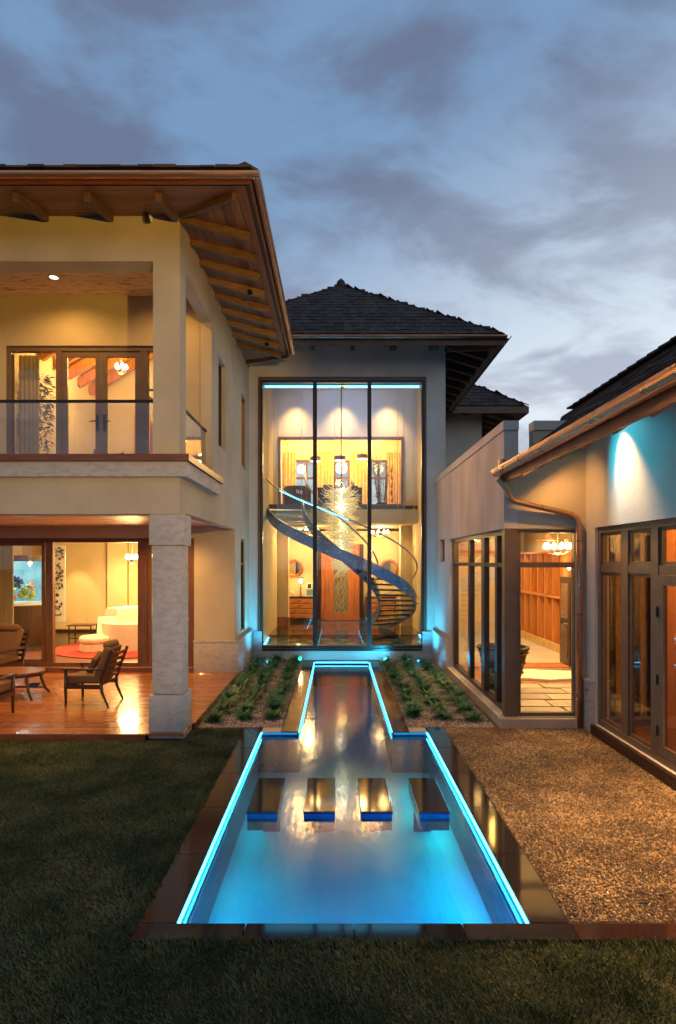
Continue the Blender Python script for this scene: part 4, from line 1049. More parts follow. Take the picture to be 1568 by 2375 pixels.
for (rr_, off) in ((RO + .06, 0), (RI - .06, 0)):
    m = MB(); pts = []
    for k in range(61):
        th = TH0 - .02 + (TH1 - .1 - TH0) * k / 60; pts.append((SXc + rr_ * cos(th), SYc + rr_ * sin(th), sz_(th) + 1.0))
    m.tube(pts, .024, 8).build('handrail', steel, stair, smooth=True)
npn = 13
for rr_ in (RO + .055, RI - .055):
    for k in range(npn):
        t0 = TH0 + (TH1 - .12 - TH0) * k / npn + .008; t1 = TH0 + (TH1 - .12 - TH0) * (k + 1) / npn - .008; rows = []
        for q in range(5):
            th = t0 + (t1 - t0) * q / 4; rows.append([(SXc + rr_ * cos(th), SYc + rr_ * sin(th), sz_(th) + zz) for zz in (.02, .97)])
        MB().sheet(rows).build('glass_panel', pane_stair, stair, fixn=False)
for k in range(13):
    for dq, dz_ in ((-.06, .05), (.06, -.06)):
        th = TH0 + .25 + (TH1 - TH0 - .6) * k / 13 + dq
        c, s_ = cos(th), sin(th)
        MB().tube([(SXc + (RO + .03) * c, SYc + (RO + .03) * s_, sz_(th) + dz_), (SXc + (RO + .085) * c, SYc + (RO + .085) * s_, sz_(th) + dz_)], .026, 8).build('glass_clamp', steel, so_)
for k in range(9):
    th = TH0 + .2 + (TH1 - TH0 - .5) * k / 8.5
    for r in (RO + .02,):
        MB().tube([(SXc + r * cos(th), SYc + r * sin(th), sz_(th) + .1), (SXc + r * cos(th), SYc + r * sin(th), 7.94)], .005, 4, cap=False).build('suspension_cable', steel, stair)
# landing at the top
box('landing', tread_m, stair, IX0 + .05, -.80, 17.9, 18.968, 4.02, 4.18)
# wall LED washing the handrail: small strip fixed under the rail
m = MB(); pts = []
for k in range(18):
    th = TH0 + .72 + .92 * k / 17; pts.append((SXc + (RO + .095) * cos(th), SYc + (RO + .095) * sin(th), sz_(th) + .985))
m.tube(pts, .010, 6).build('handrail_light', led_cyan, stair)

# ---------------- blown glass chandelier
bc = thing('blown_glass_chandelier', 'huge yellow and white blown glass chandelier of curling tendrils hanging on a long chain', 'chandelier', (.15, 17.9, 3.5))
ch_ = MB()
for k in range(60):
    z = 4.72 + k * .053
    a = (k % 2) * pi / 2
    ch_.lathe([(.0, -.03), (.018, -.02), (.018, .02), (0, .03)], (.15 + .012 * sin(k * 2.1), 17.9, z), 5)
ch_.build('chain', black_metal, bc)
m = MB(); rr = random.Random(3)
def prof(z):        # radius of the glass body along its height
    q = (z - 2.22) / 2.43
    return .26 + .32 * max(0, min(1, q * 2.2)) * (1 if q < .93 else .85)
for k in range(860):
    z = 2.22 + 2.43 * (rr.random() ** .9); a = rr.uniform(0, 2 * pi); r0 = .06; r1 = prof(z) * rr.uniform(.5, 1.15)
    tilt = (z - 3.5) * .06 + rr.uniform(-.24, .22); pts = []
    w1, w2, ph = rr.uniform(.04, .12), rr.uniform(.02, .06), rr.uniform(0, 6.28)
    for q in range(7):
        t = q / 6; rad = r0 + (r1 - r0) * t; aa = a + w1 / .3 * sin(t * 7 + ph) * t
        pts.append((.15 + rad * cos(aa), 17.9 + rad * sin(aa), z + tilt * t * t + w2 * sin(t * 9 + ph) * t))
    m.tube(pts, [.019, .018, .016, .014, .011, .008, .003], 3, cap=False)
tag(m.build('glass_tendrils', glass_art, bc, fixn=False, smooth=True), kind='stuff')
MB().lathe([(0, 2.50), (.08, 2.54), (.09, 4.4), (0, 4.55)], (.15, 17.9, 0), 10).build('light_core', core_glow, bc)
for z in (2.75, 3.4, 4.1, 4.6): lamp('POINT', (.15, 17.9 - .14, z), 7, (1, .86, .58), bc, .12)

# hall ceiling spots, loft pendants, lobby chandeliers
for x, lb in ((-1.28, 'leftmost of the three above the loft wall'), (.16, 'middle of the three above the loft wall'), (1.63, 'rightmost of the three above the loft wall')):
    downlight('recessed spotlight in the hall ceiling, ' + lb, x, 18.75, 7.94, 150, (1, .70, .40), 78, 1.0, group='hall ceiling spotlights', aim=(x, 19.28, 5.6), size=.12)
for x, y, z, lb in ((-.72, 21.0, 5.97, 'drum pendant lamp over the loft, at the left mullion'), (.12, 20.6, 5.93, 'drum pendant lamp over the loft behind the chandelier chain'), (.90, 21.0, 6.05, 'drum pendant lamp over the loft, right of the chain')):
    t = thing('drum_pendant', lb, 'pendant lamp', (x, y, z), group='loft drum pendants')
    MB().lathe([(.20, 0), (.21, .0), (.21, .14), (.20, .14)], (x, y, z), 24).build('lamp_shade', taupe, t)
    MB().lathe([(0, .01), (.198, .01)], (x, y, z - .015), 24).build('diffuser', shade_glow, t, fixn=False)
    MB().tube([(x, y, z + .14), (x, y, 7.9)], .006, 5).build('cord', black_metal, t)
    lamp('POINT', (x, y, z - .12), 22, WARM2, t, .15)
chandelier('ornate warm chandelier under the loft, seen above the right end of the stairs', 1.50, 20.9, 3.67, 3.42, .30, 9, 75, rb=.045)
chandelier('warm crystal chandelier under the loft, behind the upper stair treads', -.95, 20.6, 3.67, 3.45, .34, 9, 75, rb=.045)
for x, y, w_, lb in ((-1.2, 21.6, 35, 'above the left dresser'), (1.6, 21.6, 35, 'above the right dresser'), (.15, 21.2, 40, 'in front of the front door'), (-1.5, 19.6, 20, 'near the left hall pier'), (2.1, 19.6, 20, 'near the right hall pier')):
    downlight('small warm recessed light under the loft ' + lb, x, y, 3.675, w_, WARM2, 150, .9, group='lobby downlights')
lamp('POINT', (1.2, 22.3, 7.0), 30, WARM2, hall, .3); lamp('POINT', (-1.2, 22.3, 7.0), 30, WARM2, hall, .3)
# loft furniture
desk = thing('loft_desk', 'long dark desk in the loft behind the blown glass chandelier', 'desk', (.25, 20.3, 4.22))
box('desk_front', dark_wood, desk, -.62, .86, 20.2, 20.25, 4.225, 4.92); box('desk_top', dark_wood, desk, -.64, .88, 20.18, 20.8, 4.92, 4.96)
for x in (-.60, .82): box('desk_side', dark_wood, desk, x, x + .04, 20.26, 20.78, 4.225, 4.919)
lb_ = box('storage_box', frame_wood, None, -.45, -.12, 20.3, 20.6, 4.963, 5.06); tag(lb_, 'flat dark brown box on the left end of the loft desk', 'box')
tn = MB().lathe([(0, 0), (.2, .0), (.18, .06), (.05, .10), (.06, .20), (0, .2)], (.55, 20.4, 4.963), 12)
tag(tn.build('desk_ornament', black_metal), 'low black ornament on the right end of the loft desk', 'ornament')
gr = thing('wire_sculpture', 'gold latticed basket on the loft desk above the chandelier', 'basket', (.10, 20.4, 4.96))
for k in range(8):
    a = k * pi / 4
    MB().tube([(.10 + .12 * cos(a), 20.45 + .12 * sin(a), 4.965), (.10 + .16 * cos(a + .4), 20.45 + .16 * sin(a + .4), 5.10), (.10 + .13 * cos(a + .8), 20.45 + .13 * sin(a + .8), 5.24)], .010, 4).build('wire', drape_gold, gr)
so2 = thing('loft_lounge_chair', 'dark rounded lounge chair with white mark on the landing side of the loft', 'chair', (-1.35, 20.0, 4.22))
arc_solid(-1.32, 20.25, .40, .48, R(170), R(370), 4.25, 4.98, 14).build('curved_back', dark_wood, so2)
MB().lathe([(0, 0), (.38, 0), (.38, .34), (0, .36)], (-1.32, 20.25, 4.25), 18).build('seat', dark_wood, so2)
for k in range(4): box('back_motif', white_paint, so2, -1.30 + k * .055, -1.275 + k * .055, 19.762, 19.768, 4.72 - .012 * k, 4.84 - .012 * k)
def fronds(name, label, loc, h, n, L_, mat, pot=True):
    t = thing(name, label, 'plant', loc); rr = random.Random(n)
    if pot: MB().lathe([(0, 0), (.12, 0), (.16, .28), (.14, .28), (0, .26)], loc, 12).build('pot', dark_wood, t)
    m = MB()
    for k in range(n):
        a = rr.uniform(0, 6.28); up = rr.uniform(.3, 1.0); c = Vector(loc) + Vector((0, 0, h)); prev = None
        for q in range(5):
            tt = q / 4; p = c + Vector((cos(a) * L_ * tt * .8, sin(a) * L_ * tt * .8, L_ * (up * tt - .8 * tt * tt)))
            s_ = Vector((-sin(a), cos(a), 0)) * .035 * (1 - tt * .9)
            if prev: m.add([prev[0] - prev[1], prev[0] + prev[1], p + s_, p - s_], [(0, 1, 2, 3)])
            prev = (p, s_)
    m.build('fronds', mat, t, fixn=False)
    return t
fronds('potted_palm', 'small potted palm on the loft behind the dark lounge chair', (-1.55, 21.4, 4.22), .65, 26, .5, leaf_in)
# bamboo
bb = thing('potted_bamboo', 'tall feathery potted bamboo in front of the right loft window', 'plant', (1.55, 20.6, 4.22))
MB().lathe([(0, 0), (.15, 0), (.19, .26), (.16, .26), (0, .24)], (1.55, 20.6, 4.22), 14).build('pot', dark_wood, bb)
rr = random.Random(9); st_ = MB(); lf_ = MB()
for k in range(12):
    a = rr.uniform(0, 6.28); x, y = 1.55 + .12 * cos(a), 20.6 + .12 * sin(a); tx, ty = 1.55 + .33 * cos(a), 20.6 + .33 * sin(a); H_ = rr.uniform(1.3, 1.85)
    pts = [(x + (tx - x) * q, y + (ty - y) * q, 4.45 + H_ * q) for q in (0, .4, .75, 1)]
    st_.tube(pts, [.012, .010, .008, .004], 5)
    for j in range(70):
        q = .15 + .85 * rr.random(); c = Vector((x + (tx - x) * q, y + (ty - y) * q, 4.45 + H_ * q)); b = rr.uniform(0, 6.28)
        d = Vector((cos(b), sin(b), rr.uniform(-.9, .1))).normalized() * rr.uniform(.10, .2); s_ = Vector((-sin(b), cos(b), 0)) * .012
        lf_.add([c, c + d * .4 + s_, c + d, c + d * .4 - s_], [(0, 1, 2, 3)])
st_.build('stem', leaf_in, bb); lf_.build('foliage', leaf_in, bb, fixn=False)
gl_ = thing('garland', 'thin hanging dried garland on the right loft drape', 'garland', (2.05, 22.6, 4.8))
MB().tube([(2.08 + .02 * sin(k), 22.7, 4.7 + .1 * k) for k in range(15)], [.03 + .02 * sin(k * 2.2) for k in range(15)], 6).build('dried_leaves', lamp_body, gl_)
lamp('POINT', (.2, 22.1, 6.2), 45, WARM2, hall, .25); lamp('POINT', (-1.4, 21.8, 6.2), 22, WARM2, hall, .2); lamp('POINT', (1.7, 21.8, 6.2), 22, WARM2, hall, .2)
# blue wash over the loft wall from the head strip
for x in (-1.1, .2, 1.4):
    lamp('SPOT', (x, 15.85, 7.0), 95, (.20, .34, 1.0), wl, .1, (x, 19.3, 6.9), 70, .9)
for x, z in ((-1.9, 6.2), (2.3, 6.2)): pass

# ================================================================== GARDEN ROOM (right, glazed bay) + TERRACE WING
GX = 2.53
bay = thing('glazed_bay_block', 'flat-roofed mottled stucco block with full-height corner glazing', 'building', (3.5, 9.1, 0))
plate(9.1, HY - .001, -.03, 4.47, [(9.1, 13.4, .15, 2.99), (14.1, 14.72, 2.48, 3.02)], GX, GX + .2, 'x').build('side_wall', stucco_mottled, bay)
plate(GX + .2, 3.76, -.03, 4.47, [(GX + .2, 3.62, .15, 2.99), (2.745, 2.97, 4.12, 4.6)], 9.1, 9.3, 'y').build('front_wall', stucco_wing, bay)
plate(3.76, 5.6, 2.0, 4.47, [], 9.1, 9.3, 'y').build('front_wall_return', stucco, bay)
box('parapet_cap', stucco, bay, GX - .02, GX + .215, 9.07, HY - .002, 4.472, 4.61)
box('parapet_cap', stucco, bay, 2.97, 5.6, 9.07, 9.32, 4.472, 4.61)
box('flat_roof', dark_wood, bay, GX + .2, 8.2, 9.3, 19.2, 3.95, 4.05)
box('sill_ledge', sill_stone, bay, 2.46, GX + .22, 9.02, 13.42, -.02, .135); box('sill_ledge', sill_stone, bay, GX + .22, 3.60, 9.02, 9.30, -.02, .135)
box('plinth', travertine, bay, 2.44, GX - .001, 13.42, 15.385, -.02, .72); box('plinth_cap', travertine, bay, 2.43, GX - .001, 13.43, 15.385, .72, .745)
box('rear_wall', stucco_in, bay, 2.73, 8.2, 19.2, 19.35, 0, 3.95)
window(bay, 'x', 9.27, 13.38, .15, 2.98, 2.60, 2.70, us=[(11.75, 11.93), (10.62, 10.84), (9.78, 9.92)][::-1], zs=[(2.40, 2.47)], fw=.07, mat=bronze, name='side_glazing')
box('corner_post', taupe, bay, 2.54, 2.735, 9.105, 9.26, .15, 2.985)
window(bay, 'y', 2.737, 3.66, .15, 2.98, 9.14, 9.24, zs=[(2.40, 2.48)], fw=.055, mat=taupe, name='front_glazing')
window(bay, 'x', 14.1, 14.72, 2.48, 3.02, 2.60, 2.66, fw=.04, mat=bronze, gl=pane_dark, name='small_window')
# downpipe
dp = thing('downpipe', 'copper downpipe swinging from the gutter end across the bay wall to the ground', 'downpipe', (3.6, 9.0, 0))
MB().tube([(2.52, 8.90, 3.58), (2.54, 8.91, 3.50), (2.58, 8.95, 3.43), (2.66, 8.98, 3.385), (3.40, 9.03, 3.225), (3.52, 9.035, 3.195), (3.60, 9.035, 3.14), (3.635, 9.035, 3.05), (3.64, 9.035, 2.95), (3.64, 9.035, .02)],
          .043, 14).build('pipe', copper, dp, smooth=True)
for z in (.5, 1.7, 2.8): MB().tube([(3.64, 9.035, z - .015), (3.64, 9.035, z + .015)], .049, 14).build('pipe_clamp', copper_dull, dp)
tapb = thing('garden_tap', 'small brass garden tap on the wall beside the downpipe', 'tap', (3.76, 8.9, .55))
MB().tube([(3.755, 8.92, .57), (3.68, 8.90, .57), (3.665, 8.90, .52)], .012, 8).build('spout', copper, tapb)
MB().tube([(3.70, 8.87, .60), (3.70, 8.94, .60)], .010, 6).build('handle', black_metal, tapb)

wing2 = thing('terrace_wing', 'low wing with tall taupe framed glazing and copper gutter beside pebble terrace', 'building', (4, 8.9, 0))
plate(-3, 9.099, -.03, 4.28, [(2.6, 8.77, .13, 2.985)], 3.76, 3.96, 'x').build('terrace_wall', stucco, wing2)
box('plinth', travertine, wing2, 3.70, 3.759, 8.79, 9.03, -.02, .72); box('plinth_cap', travertine, wing2, 3.685, 3.759, 8.785, 9.03, .721, .75)
box('doorstep', dark_wood, wing2, 3.70, 3.759, -3, 8.785, -.02, .125)
w2 = window(wing2, 'x', 2.6, 8.77, .13, 2.985, 3.80, 3.90, us=[(2.75, 2.9), (5.06, 5.2), (7.14, 7.30), (7.88, 8.06)], zs=[(2.34, 2.45)], fw=.085, mat=taupe, name='terrace_glazing', gl=pane_dark, panes=False)
for (a, b) in ((8.06, 8.685), (7.30, 7.88)):
    window(wing2, 'x', a + .002, b - .002, .217, 2.338, 3.83, 3.87, fw=.045, mat=taupe, name='fixed_sash', gl=pane_dark)
    window(wing2, 'x', a + .002, b - .002, 2.452, 2.898, 3.83, 3.87, fw=.04, mat=taupe, name='top_light', gl=pane_dark)
for (a, b) in ((5.2, 7.14), (2.9, 5.06)):
    window(wing2, 'x', a + .002, b - .002, 2.452, 2.898, 3.83, 3.87, fw=.04, mat=taupe, name='top_light', gl=pane_dark)
    md = (a + b) / 2
    for c, d in ((a, md), (md, b)):
        lf = window(wing2, 'x', c + .004, d - .004, .22, 2.336, 3.80, 3.85, fw=.12, mat=taupe, name='terrace_door', gl=pane_dark)
for z in (.5, 1.1, 1.9): MB().tube([(3.79, 7.13, z - .06), (3.79, 7.13, z + .06)], .012, 6).build('hinge', black_metal, wing2)
# roof
ex, ez, ps = 2.50, 3.86, .73
def zr(x): return ez + ps * (x - ex)
XR = 4.86
pl = [(ex, -3), (XR, -3), (XR, 12.6), (3.62, 9.34), (3.35, 8.97), (ex, 8.97)]
m = MB(); slabpoly(m, [(x, y, zr(x)) for x, y in pl], .10); slabpoly(m, [(XR, -3, zr(XR)), (7.8, -3, zr(XR) - 2.1), (7.8, 12.6, zr(XR) - 2.1), (XR, 12.6, zr(XR))], .1)
r2 = m.build('roof', dark_wood, wing2)
k2 = sqrt(1 + ps * ps)
def inr(u, v):
    x = ex + v / k2; y = 12.6 - u
    if y < 8.99: return True
    if x < 3.40: return False
    return y < 9.0 + (x - 3.40) * 2.45
shingles(r2, [((ex - .04, 12.6, ez - .02), (0, -1, 0), (1, 0, ps), inr, 15.4, 2.98, .25, .20)], 300,
         seen=lambda p: p.y > .2 and abs(p.x / max(p.y, .1)) < .57)
for k in range(22):
    y = 12.4 - k * .32; MB().bar((XR, y, zr(XR) + .05), (XR, y - .37, zr(XR) + .03), .26, .035).build('ridge_cap', shingle_m, r2)
# underside: boards + rafter tails
for k in range(9):
    x0_, x1_ = ex + .02 + k * .14, ex + .02 + (k + 1) * .14 - .006
    MB().add([(x0_, -3, zr(x0_) - .105), (x1_, -3, zr(x1_) - .105), (x1_, 8.95, zr(x1_) - .105), (x0_, 8.95, zr(x0_) - .105)], [(0, 1, 2, 3)]).build('soffit_board', soffit_wood_y, r2, fixn=False)
for k in range(12):
    y = 8.72 - k * .72
    MB().bar((3.755, y, zr(3.755) - .24), (2.66, y, zr(2.66) - .20), .085, .13).build('rafter', door_wood, r2)
MB().bar((ex + .02, 8.985, zr(ex) - .05), (3.5, 8.985, zr(3.5) - .05), .03, .16).build('rake_board', dark_wood, r2)
box('fascia', copper_dull, r2, ex - .03, ex - .001, -3, 8.97, ez - .20, ez - .01)
gutter(r2, (ex - .035, -3, ez - .03), (ex - .035, 8.97, ez - .03), .085, (-1, 0, 0), copper)
MB().tube([(ex - .05, 8.93, ez - .12), (ex - .05, 8.93, ez + .14)], .045, 10).build('gutter_outlet', copper, r2)
MB().tube([(ex - .10, 8.90, ez - .14), (ex - .02, 8.90, ez - .24), (ex + .02, 8.90, ez - .30)], .055, 12).build('outlet_elbow', copper, r2)
# rear garden-room roof silhouette parts
# eave downlights along the terrace wall
for y, w_, lb in ((7.93, 190, 'washing the wall above the first terrace windows'), (5.0, 800, 'over the second pair of terrace doors'), (2.2, 700, 'over the terrace near the lawn')):
    downlight('warm recessed eave light ' + lb, 3.50, y, zr(3.50) - .115, w_, (1, .57, .23), 86, .8, group='terrace eave downlights', size=.03, aim=(3.66, y, 0))
downlight('added warm recessed eave light in the corner beside the glazed bay', 3.0, 8.55, zr(3.0) - .115, 46, (1, .48, .12), 172, 1.0, group='terrace eave downlights', size=.05, aim=(3.1, 9.3, 2.6))  # extra light added to warm the bay front wall
# added cyan floods hidden under the eave, for the turquoise wash on the wall
for (y, w_, lb, am) in ((8.45, 30, 'tucked under the eave corner behind the gutter', (3.76, 6.2, 3.5)), (6.6, 620, 'under the eave over the first terrace doors', (3.76, 6.5, 3.65))):
    cf = thing('added_cyan_flood', 'added small cyan floodlight ' + lb, 'floodlight', (3.0, y, 4.05), group='added cyan eave floodlights')
    box('housing', black_metal, cf, 2.93, 3.07, y + .01, y + .07, 4.0, 4.10); box('lens', blue_lens, cf, 2.94, 3.06, y + .001, y + .009, 4.01, 4.09)
    lamp('SPOT', (3.0, y - .03, 4.04), w_, CYAN, cf, .05, am, 138, .6)
# room behind the terrace glazing
tr_room = thing('terrace_room', 'dim brown lounge room behind the terrace wing glazing', 'room', (6, 5, .13))
box('floor', cap_wood, tr_room, 3.97, 8.2, 0, 9.0, .05, .128); box('back_wall', stucco_in, tr_room, 8.2, 8.3, 0, 9.0, .13, 3.6)
box('end_wall', rafter_wood, tr_room, 3.97, 8.2, 8.98, 9.07, .13, 3.6); box('ceiling', taupe, tr_room, 3.97, 8.2, 0, 9.0, 3.5, 3.6)
box('timber_column', cab_wood, tr_room, 4.65, 4.95, 8.50, 8.80, .13, 3.5); 
for k in range(5): box('wall_panel', (dark_wood, door_wood, drape_gold)[k % 3], tr_room, 5.02 + k * .6, 5.02 + k * .6 + .5, 8.93, 8.979, .2, 3.3)
for a, b in ((4.14, 4.26), (4.50, 4.60)): box('wall_strip', drape_gold, tr_room, a, b, 8.93, 8.979, .2, 3.3)
bar_ = thing('bar_counter', 'dark bar counter with warm top inside the terrace room', 'counter', (6.4, 7.6, .13))
box('counter_front', dark_wood, bar_, 5.6, 7.6, 7.4, 7.9, .132, 1.15); box('counter_top', cab_wood, bar_, 5.5, 7.7, 7.3, 8.0, 1.15, 1.2)
tv = thing('wall_screen', 'glowing blue screen inside the terrace room', 'screen', (5.4, 8.3, 1.2))
box('bezel', black_metal, tv, 4.98, 6.1, 8.40, 8.44, .95, 1.65); box('display', screen_m, tv, 5.02, 6.06, 8.393, 8.399, .99, 1.61)
lamp('POINT', (5.8, 7.9, 3.0), 110, GOLD, tr_room, .2); lamp('POINT', (5.4, 4.5, 3.0), 80, GOLD, tr_room, .2)
# ---- bath / garden room interior
br_ = thing('garden_room', 'bright amber room with flagstone floor behind the corner glazing', 'room', (4, 12, .15))
box('floor_base', white_floor, br_, 2.74, 8.0, 12.9, 19.2, .05, .22)
box('floor_bed', mortar, br_, 2.74, 8.0, 9.31, 12.9, .05, .135)
box('step', door_wood, br_, 2.76, 5.9, 12.90, 13.45, .221, .235); box('wood_strip', door_wood, br_, 2.76, 5.9, 11.62, 12.895, .136, .160)
box('ceiling', white_paint, br_, 2.74, 8.0, 9.31, 19.2, 3.80, 3.92)
# painted brick band high on the rear wall, brick by brick where it shows
bk = 0
for j in range(9):
    for i in range(17):
        x = 2.76 + (i + (j % 2) * .5) * .17
        if x + .16 > 5.55: continue
        box('brick', brick_white, br_, x, x + .16, 18.55, 18.61, 2.86 + j * .105, 2.86 + j * .105 + .095)
box('rear_partition', stucco_in, br_, 2.74, 5.56, 18.61, 18.75, .2, 3.8)
box('picture_rail', door_wood, br_, 2.74, 5.56, 18.50, 18.609, 2.74, 2.82)
box('right_wall', stucco_in, br_, 5.98, 6.1, 9.31, 19.2, .15, 3.8)
# flagstones, irregular
rr = random.Random(21); ys = [9.33]
while ys[-1] < 11.5: ys.append(ys[-1] + rr.uniform(.34, .55))
ys[-1] = 11.61
for j in range(len(ys) - 1):
    x = 2.76
    while x < 5.9:
        w = rr.uniform(.45, .95); x2 = min(x + w, 5.95); q = lambda: rr.uniform(-.05, .05)
        MB().prism([(x + .012, ys[j] + .012 + abs(q())), (x2 - .012 + q() * .4, ys[j] + .012 + abs(q()) * .6), (x2 - .02 + q() * .4, ys[j + 1] - .014 - abs(q())), ((x + x2) / 2, ys[j + 1] - .012), (x + .014, ys[j + 1] - .014 - abs(q()))],
                   .135, .158 + rr.uniform(0, .006), 'z').build('flagstone', flag, br_)
        x = x2
# cabinetry on the receding right-hand wall
cab = thing('shelving_wall', 'orange timber shelving wall with two tiers of upright bays in the amber room', 'shelving', (5.7, 16.5, .22))
box('back_panel', cab_wood, cab, 5.93, 5.97, 15.0, 18.5, .23, 2.75)
for z in (.24, 1.55, 2.70): box('shelf_board', cab_wood, cab, 5.56, 5.93, 15.0, 18.5, z, z + .05)
for k in range(7): box('divider', cab_wood, cab, 5.58, 5.929, 15.0 + k * .575, 15.05 + k * .575, .29, 1.549); box('divider', cab_wood, cab, 5.58, 5.929, 15.0 + k * .575, 15.05 + k * .575, 1.60, 2.699)
box('base_board', drape_gold, cab, 5.50, 5.56, 13.0, 18.5, .222, .42)
wd = thing('wardrobe_doors', 'tall amber glazed cabinet doors between shelving and dark open door', 'cabinet', (5.6, 14, .22))
for k in range(3):
    window(wd, 'x', 13.25 + k * .57, 13.25 + k * .57 + .55, .43, 2.9, 5.55, 5.60, zs=[(1.5, 1.56)], fw=.09, mat=cab_wood, gl=drape_gold, name='cabinet_door')
dd = thing('dark_panel_door', 'tall dark panelled door standing open in the amber room', 'door', (5.5, 13, .22))
box('door_leaf', dark_wood, dd, 5.0, 5.06, 12.95, 13.5, .24, 2.15)
for z in ((.4, 1.1), (1.25, 2.0)): box('raised_panel', rafter_wood, dd, 4.985, 4.999, 13.03, 13.42, *z)
MB().tube([(4.98, 13.0, 1.15), (4.94, 13.0, 1.15), (4.94, 13.1, 1.15)], .012, 6).build('handle', steel, dd)
cu3 = thing('garden_room_curtain', 'orange curtain hanging at the right edge of the corner window', 'curtain', (4.7, 11.6, .2))
curtain(cu3, drape_gold, 11.2, 12.4, 4.86, .25, 3.7, 6, .035, axis='y', name='curtain_fabric')
wt2 = thing('woven_tub', 'large dark tapered woven planter tub on the flagstones behind the corner post', 'planter', (3.1, 11.0, .16))
MB().lathe([(0, .0), (.26, 0), (.44, .72), (.47, .74), (.47, .78), (.42, .78), (.40, .70), (0, .60)], (3.05, 11.05, .16), 26).build('woven_body', wicker, wt2, smooth=False)
for z in (.12, .3, .48, .66): MB().lathe([(.275 + z * .25, z), (.30 + z * .25, z + .02), (.275 + z * .25, z + .04)], (3.05, 11.05, .16), 26).build('woven_band', dark_wood, wt2)
MB().lathe([(0, 0), (.14, .0), (.16, .02), (.0, .02)], (3.05, 11.05, .95), 18).build('dish', cab_wood, wt2)
ru = MB(); rr = random.Random(4); n = 26
pts = [(4.25 + .85 * cos(2 * pi * k / n) * rr.uniform(.9, 1.05), 12.22 + .52 * sin(2 * pi * k / n) * rr.uniform(.85, 1.1)) for k in range(n)]
ru.prism(pts, .168, .21, 'z'); tag(ru.build('sheepskin_rug', pbr('sheepskin', (.85, .78, .66), .95, bump=.8, c2=(.75, .68, .55), scale=12)), 'white fluffy sheepskin lying on the flagstone floor', 'rug')
chandelier('brilliant crystal chandelier in the upper corner pane of the amber room', 4.62, 12.6, 3.79, 2.72, .24, 10, 120, rb=.05)
pb = thing('bronze_pendant', 'bell-shaped bronze pendant shade high in the amber room', 'pendant lamp', (4.35, 12.2, 3.0))
MB().lathe([(.03, .17), (.06, .14), (.10, .07), (.24, .02), (.25, 0), (.22, 0), (.09, .05), (.02, .13)], (4.62, 13.2, 2.93), 22).build('lamp_shade', copper, pb, smooth=True)
MB().tube([(4.62, 13.2, 3.1), (4.62, 13.2, 3.79)], .008, 5).build('cord', lamp_body, pb)
for x, y, w_, lb in ((3.5, 10.4, 70, 'above the flagstones at the corner'), (4.6, 11.0, 60, 'above the sheepskin'), (3.6, 14.5, 110, 'over the pale floor'), (4.6, 17.3, 120, 'near the painted brick')):
    downlight('warm recessed ceiling light of the amber room ' + lb, x, y, 3.795, w_, (1, .72, .38), 150, .9, group='garden room downlights')
fl_t = thing('floor_lamp_reflector', 'tiny bare warm bulb lamp near the orange curtain', 'lamp', (4.9, 12.6, .22))
MB().tube([(4.92, 12.75, .235), (4.92, 12.75, 2.3)], .010, 6).build('stand', lamp_body, fl_t)
MB().lathe([(0, 0), (.035, .04), (0, .08)], (4.92, 12.75, 2.3), 8).build('bulb', warm_bulb, fl_t, smooth=True)
lamp('POINT', (3.3, 12.0, 2.9), 60, GOLD, br_, .3)

# ================================================================== PORCH FURNITURE
def lounge_chair(label):
    """faces -x in its own frame, origin on the floor"""
    t = thing('lounge_chair', label, 'armchair', (0, 0, 0), group='slatted porch armchairs')
    K = dict(local=True)
    for s in (-1, 1):
        y = s * .29
        MB().tube([(-.32, y, 0), (-.31, y, .03), (-.315, y, .34), (-.31, y, .60)], [.018, .022, .03, .026], 8).build('front_leg', dark_wood, t, smooth=True, **K)
        MB().tube([(.42, y, 0), (.37, y, .10), (.31, y, .24), (.30, y, .36)], [.017, .022, .028, .03], 8).build('rear_leg', dark_wood, t, smooth=True, **K)
        MB().box(-.36, .36, y - .035, y + .035, .60, .63).build('armrest', dark_wood, t, bev=.008, **K)
        MB().box(-.30, .30, y - .02, y + .02, .29, .36).build('seat_rail', dark_wood, t, **K)
        MB().bar((.27, y, .30), (.50, y, .93), .04, .035, (0, 1, 0)).build('back_post', dark_wood, t, **K)
    MB().box(-.33, -.29, -.27, .27, .28, .37).build('front_rail', dark_wood, t, **K)
    for k in range(6):
        q = .12 + k * .155; x, z = .27 + .23 * q, .30 + .63 * q
        MB().bar((x + .012, -.27, z), (x + .012, .27, z), .012, .055, (.35, 0, 1)).build('back_slat', dark_wood, t, **K)
    MB().box(-.33, .26, -.26, .26, .37, .50).build('seat_cushion', brown_cushion, t, bev=.035, seg=3, **K)
    o = MB().box(-.06, .06, -.25, .25, -.02, .52).build('back_cushion', brown_cushion, t, bev=.04, seg=3, **K)
    o.location = (.205, 0, .49); o.rotation_euler = (0, R(20), 0)
    o = MB().tube([(0, -.23, 0), (0, -.15, 0), (0, .15, 0), (0, .23, 0)], [.03, .075, .075, .03], 12).build('head_roll', brown_cushion, t, smooth=True, **K)
    o.location = (.34, 0, 1.0)
    return t
lc = lounge_chair('dark wood armchair with brown cushions turned side-on, alone near the stone post')
lc.location = (-4.20, 10.38, .07); lc.rotation_euler = (0, 0, R(-4))
l2 = copy_tree(lc); l2.location = (-5.46, 9.35, .07); l2.rotation_euler = (0, 0, R(-88)); l2['label'] = 'dark armchair seen from behind at the deck front beside the low table'
l3 = copy_tree(lc); l3.location = (-6.85, 12.1, .07); l3.rotation_euler = (0, 0, R(78)); l3.scale = (1.1, 1.25, 1.05); l3['label'] = 'wide brown cushioned armchair facing the lawn at the back of the deck'
